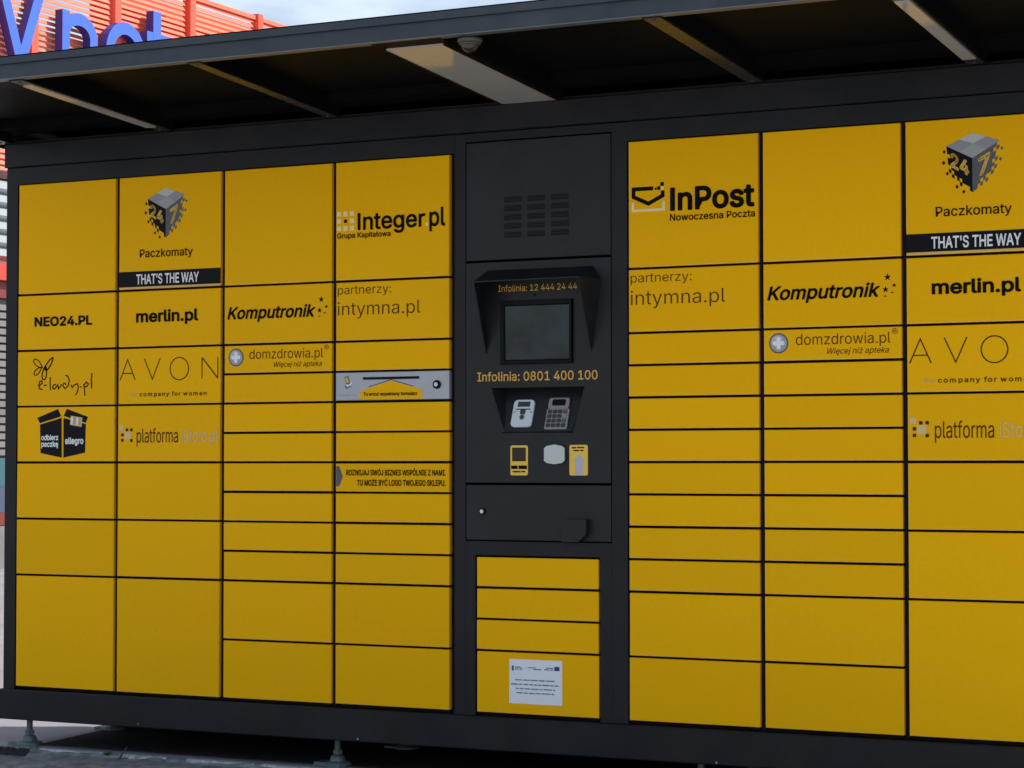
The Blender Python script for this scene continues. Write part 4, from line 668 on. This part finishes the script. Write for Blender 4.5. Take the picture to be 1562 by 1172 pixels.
# recess: tilted floor, deepest at the top
def fl(x, z):                                               # depth of the tilted floor
    return 0.004+(z-0.981)/0.16*0.062
fb = [(2.150,fl(0,.987),0.987),(2.410,fl(0,.987),0.987),(2.438,fl(0,1.139),1.139),(2.128,fl(0,1.139),1.139)]
b = MB(); hv = [(x,-0.001,z) for x,z in hole]
b.add(hv+fb, [(4,5,6,7),(0,1,5,4),(1,2,6,5),(2,3,7,6),(3,0,4,7)], M_ANT2); b.build('recess', mp_)
def tilted(parent, name, cx, z0, z1, w, items):
    """flat device lying on the tilted floor; items are outlines in (u across, v up 0..1 along it)"""
    b = MB(); nrm = Vector((0, -(z1-z0), (fl(0,z1)-fl(0,z0)))).normalized()
    for pts, lift, m in items:
        vv = []
        for lf in (lift, 0.0):
            for u_, v_ in pts:
                zz = z0+(z1-z0)*v_; vv.append(Vector((cx+u_*w, fl(0,zz)-0.0005, zz))+nrm*lf)
        n = len(pts)
        b.add(vv, [tuple(range(n))]+[(i,(i+1)%n,n+(i+1)%n,n+i) for i in range(n)], m)
    return b.build(name, parent)
def rr(x0, x1, y0, y1, r=.08, ry=None):
    ry = ry or r
    return [(x0+r,y0),(x1-r,y0),(x1-r*.3,y0+ry*.3),(x1,y0+ry),(x1,y1-ry),(x1-r*.3,y1-ry*.3),(x1-r,y1),(x0+r,y1),(x0+r*.3,y1-ry*.3),(x0,y1-ry),(x0,y0+ry),(x0+r*.3,y0+ry*.3)]
circ = [(0.0+.095*math.cos(i*.5236), .36+.075*math.sin(i*.5236)) for i in range(12)]
ringp = [(0.0+.13*math.cos(i*.5236), .36+.11*math.sin(i*.5236)) for i in range(12)]
tilted(mp_, 'card_reader', 2.2135, 1.001, 1.096, 0.080, [(rr(-.5,.5,0,1,.16,.12), .008, M_CARD),(rr(-.30,.30,.74,.93,.02), .0085, M_KEY),(rr(-.36,.36,.63,.67,.02), .0085, M_KEY),([(-.12,.46),(.12,.46),(.14,.63),(-.14,.63)], .0083, M_KEY),(ringp, .0086, M_PG[1]),(circ, .0092, M_KEY),([(-.47,.50),(-.33,.57),(-.33,.59),(-.47,.53)], .0086, M_KEY),([(.47,.50),(.33,.57),(.33,.59),(.47,.53)], .0086, M_KEY)])
kb = tilted(mp_, 'keypad', 2.349, 0.992, 1.101, 0.086, [(rr(-.5,.5,0,.66,.05,.03), .006, M_KEYS),(rr(-.46,.46,.66,1,.06,.08), .009, M_KEYS),(rr(-.30,.30,.75,.95,.04), .0096, M_BLK),(rr(-.40,.40,.655,.69,.02), .0075, M_PG[2])])
its = []
for r_ in range(4):
    for c_ in range(4):
        mm = M_KEY
        if c_ == 3 and r_ == 0: mm = M_KRED
        if c_ == 3 and r_ == 1: mm = M_BEI if False else M_PG[1]
        if c_ == 3 and r_ == 2: mm = M_KGRN
        u0 = -.44+c_*.225; v1 = .62-r_*.145; its.append((rr(u0, u0+.18, v1-.115, v1, .03), .0085, mm))
for it in its: tilted(mp_, 'key', 2.349, 0.992, 1.101, 0.086, [it])
# awning-like hood over the screen: sloping top and two tapering wings
hb = MB()
A0, A1 = (2.066, 1.552), (2.515, 1.552)                      # where it meets the panel
F0, F1 = (2.100, -0.135, 1.507), (2.502, -0.135, 1.510)
B0, B1 = (2.080, -0.001, 1.262), (2.492, -0.001, 1.262)
W0, W1 = (2.066, -0.001, 1.520), (2.528, -0.001, 1.508)
a0, a1 = (2.090, -0.001, 1.556), (2.495, -0.001, 1.556)
th = 0.004
for (q4, dv) in (([a0, a1, F1, F0], (0,0,-th)), ([a1, W1, F1], (-th,0,0)), ([W1, B1, F1], (-th,0,0)), ([a0, F0, W0], (th,0,0)), ([W0, F0, B0], (th,0,0))):
    v0 = [Vector(p) for p in q4]; v1 = [p+Vector(dv) for p in v0]; n = len(q4)
    hb.add(v0+v1, [tuple(range(n)), tuple(range(2*n-1, n-1, -1))]+[(i,(i+1)%n,n+(i+1)%n,n+i) for i in range(n)], M_ANT2)
hb.build('screen_hood', mp_)
# screen with raised bezel
b = MB(); b.add([(2.141,-0.001,1.222),(2.421,-0.001,1.222),(2.421,-0.001,1.446),(2.141,-0.001,1.446),(2.143,-0.014,1.224),(2.419,-0.014,1.224),(2.419,-0.014,1.444),(2.143,-0.014,1.444),
    (2.157,-0.014,1.234),(2.411,-0.014,1.234),(2.411,-0.014,1.429),(2.157,-0.014,1.429),(2.161,-0.006,1.238),(2.407,-0.006,1.238),(2.407,-0.006,1.425),(2.161,-0.006,1.425)],
    [(0,1,5,4),(1,2,6,5),(2,3,7,6),(3,0,4,7),(4,5,9,8),(5,6,10,9),(6,7,11,10),(7,4,8,11),(8,9,13,12),(9,10,14,13),(10,11,15,14),(11,8,12,15)], M_BLK); b.build('bezel', mp_)
MB().add([(2.160,-0.0055,1.237),(2.408,-0.0055,1.237),(2.408,-0.0075,1.426),(2.160,-0.0075,1.426)], [(0,1,2,3)], M_GLS).build('screen', mp_)
MB().disc(2.273, 1.462, .005, -0.004, 0, M_BLK, 12).build('camera_lens', mp_)
text('Infolinia: 12 444 24 44', 2.131, 2.436, 1.4785, 0.023, M_ORG, y=-0.0022, parent=mp_)
text('Infolinia: 0801 400 100', 2.048, 2.514, 1.165, 0.0325, M_ORG, y=-0.0022, parent=mp_, bold=0.01)
# stickers and slots below
def rrm(x0, x1, z0, z1, r=.006): return [(x0+r*(1-math.cos(t)) , z0+r*(1-math.sin(t))) for t in (0, .785, 1.571)]+[(x1-r*(1-math.sin(t)), z0+r*(1-math.cos(t))) for t in (0,.785,1.571)]+[(x1-r*(1-math.cos(t)), z1-r*(1-math.sin(t))) for t in (0,.785,1.571)]+[(x0+r*(1-math.sin(t)), z1-r*(1-math.cos(t))) for t in (0,.785,1.571)]
b = MB().prism(rrm(2.178,2.246,0.834,0.9385), -0.0022, 0, M_STY).box(2.185,2.238,-0.003,0,0.883,0.931,M_WIN); b.build('scanner_window', mp_)
words(mp_, 2.181, 2.243, 0.862, .013, M_INK, y=-0.0032, seed=5); words(mp_, 2.187, 2.236, 0.847, .006, M_INKT, y=-0.0032, seed=6)
MB().prism([(2.312,0.885),(2.322,0.877),(2.351,0.873),(2.380,0.877),(2.390,0.885),(2.390,0.928),(2.380,0.936),(2.351,0.941),(2.322,0.936),(2.312,0.928)], -0.010, 0, M_RCP).build('receipt_flap', mp_)
MB().prism([(2.308,0.885),(2.322,0.873),(2.351,0.869),(2.380,0.873),(2.394,0.885),(2.394,0.930),(2.382,0.941),(2.351,0.946),(2.320,0.941),(2.308,0.930)], -0.004, 0, M_ANT2).build('receipt_surround', mp_)
b = MB().prism(rrm(2.406,2.476,0.834,0.9395), -0.0022, 0, M_STY); b.prism([(2.429,0.836),(2.456,0.836),(2.459,0.875),(2.463,0.885),(2.452,0.899),(2.443,0.905),(2.434,0.899),(2.424,0.885),(2.428,0.875)], -0.003, 0, M_LIL); b.build('sticker', mp_)
words(mp_, 2.416, 2.466, 0.930, .006, M_INKT, y=-0.0032, seed=8); words(mp_, 2.422, 2.460, 0.920, .006, M_INKT, y=-0.0032, seed=9)
# flap with lock and deflector
lp = MB().box(CX0, CX1, -0.001, 0.022, 0.6065, 0.8005, M_ANT2, c=.002).build('service_flap', LK)
MB().disc(2.068, 0.707, 0.0125, -0.005, 0, M_BLK, 18).disc(2.067, 0.707, 0.0070, -0.008, -0.004, M_LCK, 14).build('lock', lp)
MB().prism([(2.392,0.682),(2.481,0.683),(2.480,0.633),(2.449,0.6055),(2.387,0.6055)], -0.028, -0.001, M_ANT2).build('deflector', lp)

# ---- levelling feet
FEET = [(0.018,0.066),(1.415,0.10),(2.85,0.10),(4.40,0.10),(0.018,0.62),(1.415,0.62),(2.85,0.62),(4.40,0.62)]
ft = None
for i, (x, y) in enumerate(FEET):
    if ft is None:
        b = MB(); b.lathe([(.052,PZ+.0005),(.052,PZ+.010),(.046,PZ+.016),(.030,PZ+.019),(.026,PZ+.034),(.021,PZ+.040),(.012,PZ+.042),(.012,-.120)], 0, 0, M_GAL, 14)
        b.box(-.085,.02,-.03,.035,PZ+.0005,PZ+.013,M_GAL)
        ft = b.build('levelling_foot', LK, (x, y, 0)); 
        nu = MB().lathe([(.019,PZ+.044),(.019,PZ+.060)], 0, 0, M_GAL, 6).build('nut', ft)
    else:
        o = ft.copy(); C.objects.link(o); o.location = (x, y, 0); c_ = nu.copy(); C.objects.link(c_); c_.parent = o

# ---- the canopy
TT = 0.0646; ZJ = 2.143; YF = -0.915; CL = -0.13; CR = XR+0.07
def cz(y): return ZJ-TT*y
def slab(b, x0, x1, y0, y1, d0, d1, m):
    """sheet following the canopy's slope: d0..d1 above its underside"""
    v = [(x0,y0,cz(y0)+d0),(x1,y0,cz(y0)+d0),(x1,y0,cz(y0)+d1),(x0,y0,cz(y0)+d1),(x0,y1,cz(y1)+d0),(x1,y1,cz(y1)+d0),(x1,y1,cz(y1)+d1),(x0,y1,cz(y1)+d1)]
    return b.add(v, [(0,1,2,3),(5,4,7,6),(4,0,3,7),(1,5,6,2),(3,2,6,7),(4,5,1,0)], m)
BE = [(-0.055,.07,'l'),(0.715,.066,'l'),(1.458,.054,''),(2.262,.250,'w'),(3.100,.066,''),(3.845,.066,'l'),(4.56,.066,'')]
prev = CL
for bx, w, kd in BE:
    if bx-w/2-prev > .08: slab(MB(), prev+.001, bx-w/2-.001, YF+.012, 0.0, .062, .066, M_ROOF).build('ceiling_panel', LK)
    prev = bx+w/2
    slab(MB(), bx-w/2, bx+w/2, YF+.012, -0.0145, 0.0, .061, M_ROOF).build('beam', LK)
    if kd != 'w': slab(MB(), bx-w/2+.006, bx+w/2-.006, YF+.02, -0.018, -0.003, -0.0003, M_BEAM).build('beam_sheen_strip', LK)  # added strip, underside painted paler to carry the doors' reflection
    if kd == 'l': slab(MB(), bx-.022, bx+.022, -0.83, -0.108, -0.008, -0.0032, M_DIFF).build('lamp', LK)
    if kd == 'w':
        lo = slab(MB(), bx-.105, bx+.105, -0.84, -0.018, -0.006, -0.0005, M_DIFF).build('lamp', LK)
        fb_ = MB(); slab(fb_, bx-.112, bx-.1055, -0.847, -0.016, -0.009, 0.0, M_GAP); fb_.build('lamp_frame', lo); fb_ = MB(); slab(fb_, bx+.1055, bx+.112, -0.847, -0.016, -0.009, 0.0, M_GAP); fb_.build('lamp_frame', lo)
for a, b_ in zip([x+w/2 for x, w, _ in BE[:-1]], [x-w/2 for x, w, _ in BE[1:]]):
    slab(MB(), a+.001, b_-.001, -0.13, -0.0145, .030, .061, M_ROOF).build('rear_rail', LK)
slab(MB(), CL, CR, YF-.01, DEP+.03, .067, .080, M_ROOF).build('roof_sheet', LK)
MB().box(XL, XR, 0.0, DEP, 2.141, 2.150, M_ANT).build('body_top', LK)
# fascia: channel with a raised upper lip and a bright lower arris
z0 = cz(YF)
MB().box(CL, CR, YF, YF+.011, z0+.004, z0+.052, M_FASC).build('fascia', LK)
MB().box(CL, CR, YF-.012, YF+.011, z0+.0525, z0+.076, M_FASC).build('fascia_lip', LK)
MB().add([(CL,YF-.002,z0+.0036),(CR,YF-.002,z0+.0036),(CR,YF+.03,z0-.0008),(CL,YF+.03,z0-.0008),(CL,YF-.002,z0+.0002),(CR,YF-.002,z0+.0002)], [(0,1,5,4),(4,5,2,3),(0,3,2,1)], M_TRIM).build('fascia_edge', LK)
for x0, x1 in ((CL-.003, CL),(CR, CR+.003)):
    b = MB(); v = []
    for x in (x0, x1): v += [(x,YF-.01,z0),(x,DEP,cz(DEP)-.0),(x,DEP,cz(DEP)+.082),(x,YF-.01,z0+.082)]
    b.add(v, [(0,1,2,3),(7,6,5,4),(0,4,5,1),(1,5,6,2),(2,6,7,3),(3,7,4,0)], M_FASC).build('end_fascia', LK)

for bx, w, kd in BE[:6]:
    if kd == 'w': continue
    for yy in (-0.875, -0.05):
        MB().lathe([(.0045,-.0035),(.0055,-.0015),(.0055,0)], bx, 0, M_BEAM, 10).build('bolt', LK, (0, yy, cz(yy)-.003))

# ---------------------------------------------------------------- security camera under the canopy
sc = thing('security_camera', 'small dome security camera hanging under the front edge of the canopy', 'security camera', (2.467, -0.855, 0))
zc = cz(-0.855)
MB().lathe([(.040,.001),(.040,-.006),(.034,-.014)], 0, 0, M_CAMH, 24).build('base', sc, (0,0,zc), True)
prof = [(.029*math.cos(t), -.0165-.026*math.sin(t)) for t in [i*math.pi/2/7 for i in range(7)]]+[(.001,-.0425)]
MB().lathe(prof, 0, 0, M_CAMD, 24).build('dome', sc, (0,0,zc), True)
MB().lathe([(.034,-.0140),(.034,-.018),(.030,-.020)], 0, 0, M_CAMH, 24).build('ring', sc, (0,0,zc), True)

# ---------------------------------------------------------------- building behind, along x = -9.6
BX = -9.6
bd = thing('store_building', 'store building behind the locker with red louvred upper wall and grey ribbed lower wall', 'building', (BX, 14, PZ))
bd.location = (0,0,0)
def bbox(b, x0, x1, y0, y1, z0, z1, m): return b.box(x0, x1, y0, y1, z0, z1, m)
YA, YB = 8.0, 30.0
bbox(MB(), BX-9, BX-.60, YA, YB, PZ-.02, 5.75, M_WALL).build('wall', bd)
# red louvres: one bar each, ends hidden behind the posts
pst = [8.98+1.4675*i for i in range(14)]
sm = MB()
L0, L1 = YA, YB
sm.add([(0.0,L0,0.0),(0.0,L1,0.0),(-0.020,L1,0.043),(-0.020,L0,0.043),(-0.026,L0,0.039),(-0.026,L1,0.039),(-0.006,L1,-0.003),(-0.006,L0,-0.003)],
       [(0,1,2,3),(3,2,5,4),(4,5,6,7),(7,6,1,0),(0,3,4,7),(1,6,5,2)], M_LOUV)
sm = sm.mesh('slat')
zz = 3.97
while zz < 6.43:
    o = link('slat', sm, bd, (BX, 0, zz)); o.rotation_euler = (0, math.radians(random.uniform(-1.5,1.5)), 0); zz += 0.062
pm = MB().box(-0.06, 0.055, -0.055, 0.055, 3.93, 6.50, M_POST).mesh('post')
for y in pst: link('louvre_post', pm, bd, (BX, y, 0))
bbox(MB(), BX-.33, BX-.30, 13.35, YB, 3.95, 6.42, M_POST).build('backing_panel', bd)
bbox(MB(), BX-.05, BX+.02, YA, YB, 6.425, 6.475, M_LOUV).build('top_rail', bd)
bbox(MB(), BX-.60, BX-.25, YA, YB, 3.80, 3.93, M_DARK).build('gutter', bd)
# ribbed cladding
cl = MB(); z = 3.02; 
while z < 3.78:
    cl.add([(BX-.08,YA,z),(BX-.08,YB,z),(BX+.02,YB,z+.04),(BX+.02,YA,z+.04),(BX+.02,YB,z+.10),(BX+.02,YA,z+.10),(BX-.08,YB,z+.14),(BX-.08,YA,z+.14)], [(0,1,2,3),(3,2,4,5),(5,4,6,7)], M_CLAD)
    o = cl.build('cladding_rib', bd); cl = MB(); z += .142
bbox(MB(), BX-.60, BX-.081, YA, YB, 2.99, 3.79, M_CLAD).build('wall', bd)
bbox(MB(), BX-.60, BX+.06, YA, YB, 2.80, 2.985, M_RED).build('red_band', bd)
bbox(MB(), BX-.60, BX-.02, YA, YB, 2.62, 2.795, M_DRED).build('red_band', bd)
z = 0.96
while z < 2.55:
    bbox(MB(), BX-.10, BX-.02, YA, YB, z, z+.060, M_SHUT).build('shutter_slat', bd); z += .085
bbox(MB(), BX-.60, BX-.11, YA, YB, PZ, 2.615, M_SHUT).build('wall', bd)
bbox(MB(), BX-.60, BX-.03, YA, YB, PZ-.01, 0.22, M_SHUT).build('plinth', bd)
# posters on the lower wall
po = thing('wall_poster', 'teal, blue and red poster at the foot of the grey shuttered wall', 'poster', (0,0,0))
po.location = (0,0,0)
for z0_, z1_, m_ in ((0.64,0.93,M_TEAL),(0.36,0.638,M_PBLU),(0.225,0.358,M_DRED)): bbox(MB(), BX-.108, BX-.02, 10.6, 13.0, z0_, z1_, m_).build('poster_field', po)

# sign letters standing off the louvres
sg = thing('sign_letters', 'big blue three-dimensional sign letters mounted on the red louvred wall', 'sign', (0,0,0))
XF = BX+0.15; TH = 0.10
def letter(strokes):
    """letter facing +x; each stroke is a centre line of (y, z) points with its width"""
    b = MB()
    for i, (pts, w, *cl_) in enumerate(strokes): b.stroke(pts, w, -TH/2-.0015*i, TH/2+.0015*i, M_BLUE, bool(cl_))
    b.v = [(XF-TH/2-v[1], v[0], v[2]) for v in b.v]
    me = b.mesh('letter'); me.materials.append(M_BLUE_SHADE)
    for p in me.polygons: p.material_index = 0 if abs(p.normal.x) > .6 else 1  # front and back stay blue, the sides get the painted shade
    return link('letter', me, sg)
def arc(cx, cz, rx, rz, a0, a1, n=18): return [(cx+rx*math.cos(math.radians(a0+(a1-a0)*i/n)), cz+rz*math.sin(math.radians(a0+(a1-a0)*i/n))) for i in range(n+1)]
letter([([(11.262,5.90),(11.545,5.17)], .135), ([(11.875,5.90),(11.45,4.80)], .140)])
letter([([(12.322,5.12),(12.322,5.815)], .130), (arc(12.560,5.560,.252,.190,165,0,12)+[(12.812,5.12)], .135)])
letter([([(13.12,5.50),(13.70,5.50)], .115), (arc(13.405,5.490,.305,.310,0,320,26), .140)])
letter([([(13.80,5.785),(14.245,5.785)], .125), ([(13.994,6.10),(13.994,5.27)]+arc(14.12,5.27,.126,.10,180,280,6), .152)])

# ---------------------------------------------------------------- small things at the kerb
r = random.Random(5); b = MB()
for i in range(420):
    x = r.uniform(-0.3, 1.6); y = r.choice((r.uniform(-0.33,-0.03), r.uniform(-0.05,0.02))); s = r.uniform(.0015,.0055)
    zq = (PZ-.018+(y+.05)*.06) if x > .12 else GZ
    if y > -.02: zq = PZ
    b.add([(x-s,y-s,zq-.002),(x+s,y-s*.7,zq-.002),(x+s*.8,y+s,zq-.002),(x-s*.9,y+s*.8,zq-.002),(x+s*.1,y,zq+s)], [(0,1,4),(1,2,4),(2,3,4),(3,0,4)], M_CONC)
o = b.build('grit'); o['kind'] = 'stuff'; o['label'] = 'grit and crumbs of concrete scattered along the kerb'
tw = thing('dry_twig', 'dark dry twig lying on the worn kerb below the third locker column', 'twig', (0.545, -0.03, PZ))
def limb(parent, name, p0, p1, r0, m=M_TWIG):
    b = MB(); d = (Vector(p1)-Vector(p0)).normalized(); a = d.orthogonal().normalized(); c_ = d.cross(a); v = []
    for p, rr_ in ((p0, r0), (p1, r0*.6)):
        for i in range(5): t = i*1.2566; v.append(Vector(p)+a*rr_*math.cos(t)+c_*rr_*math.sin(t))
    b.add(v, [(i,(i+1)%5,5+(i+1)%5,5+i) for i in range(5)]+[(4,3,2,1,0),(5,6,7,8,9)], m); return b.build(name, parent)
limb(tw, 'stem', (-0.02,0.0,-0.010), (0.012,0.005,0.034), .0035); limb(tw, 'stem', (-0.03,-0.02,-0.012), (0.03,0.0,-0.004), .003)
wd = thing('weed', 'small dark weed rooted in the kerb joint left of the twig', 'weed', (0.455, -0.02, PZ-.003))
for i in range(16):
    a = r.uniform(0, 6.283); l = r.uniform(.012,.026); b = MB()
    x, y = math.cos(a)*l, math.sin(a)*l; h = r.uniform(.003,.014)
    b.add([(0,0,0),(x*.5-y*.2,y*.5+x*.2,h),(x,y,h*.8),(x*.5+y*.2,y*.5-x*.2,h*.7)], [(0,1,2,3)], M_WEED); b.build('leaf', wd)
S.render.resolution_x = 1024; S.render.resolution_y = 768
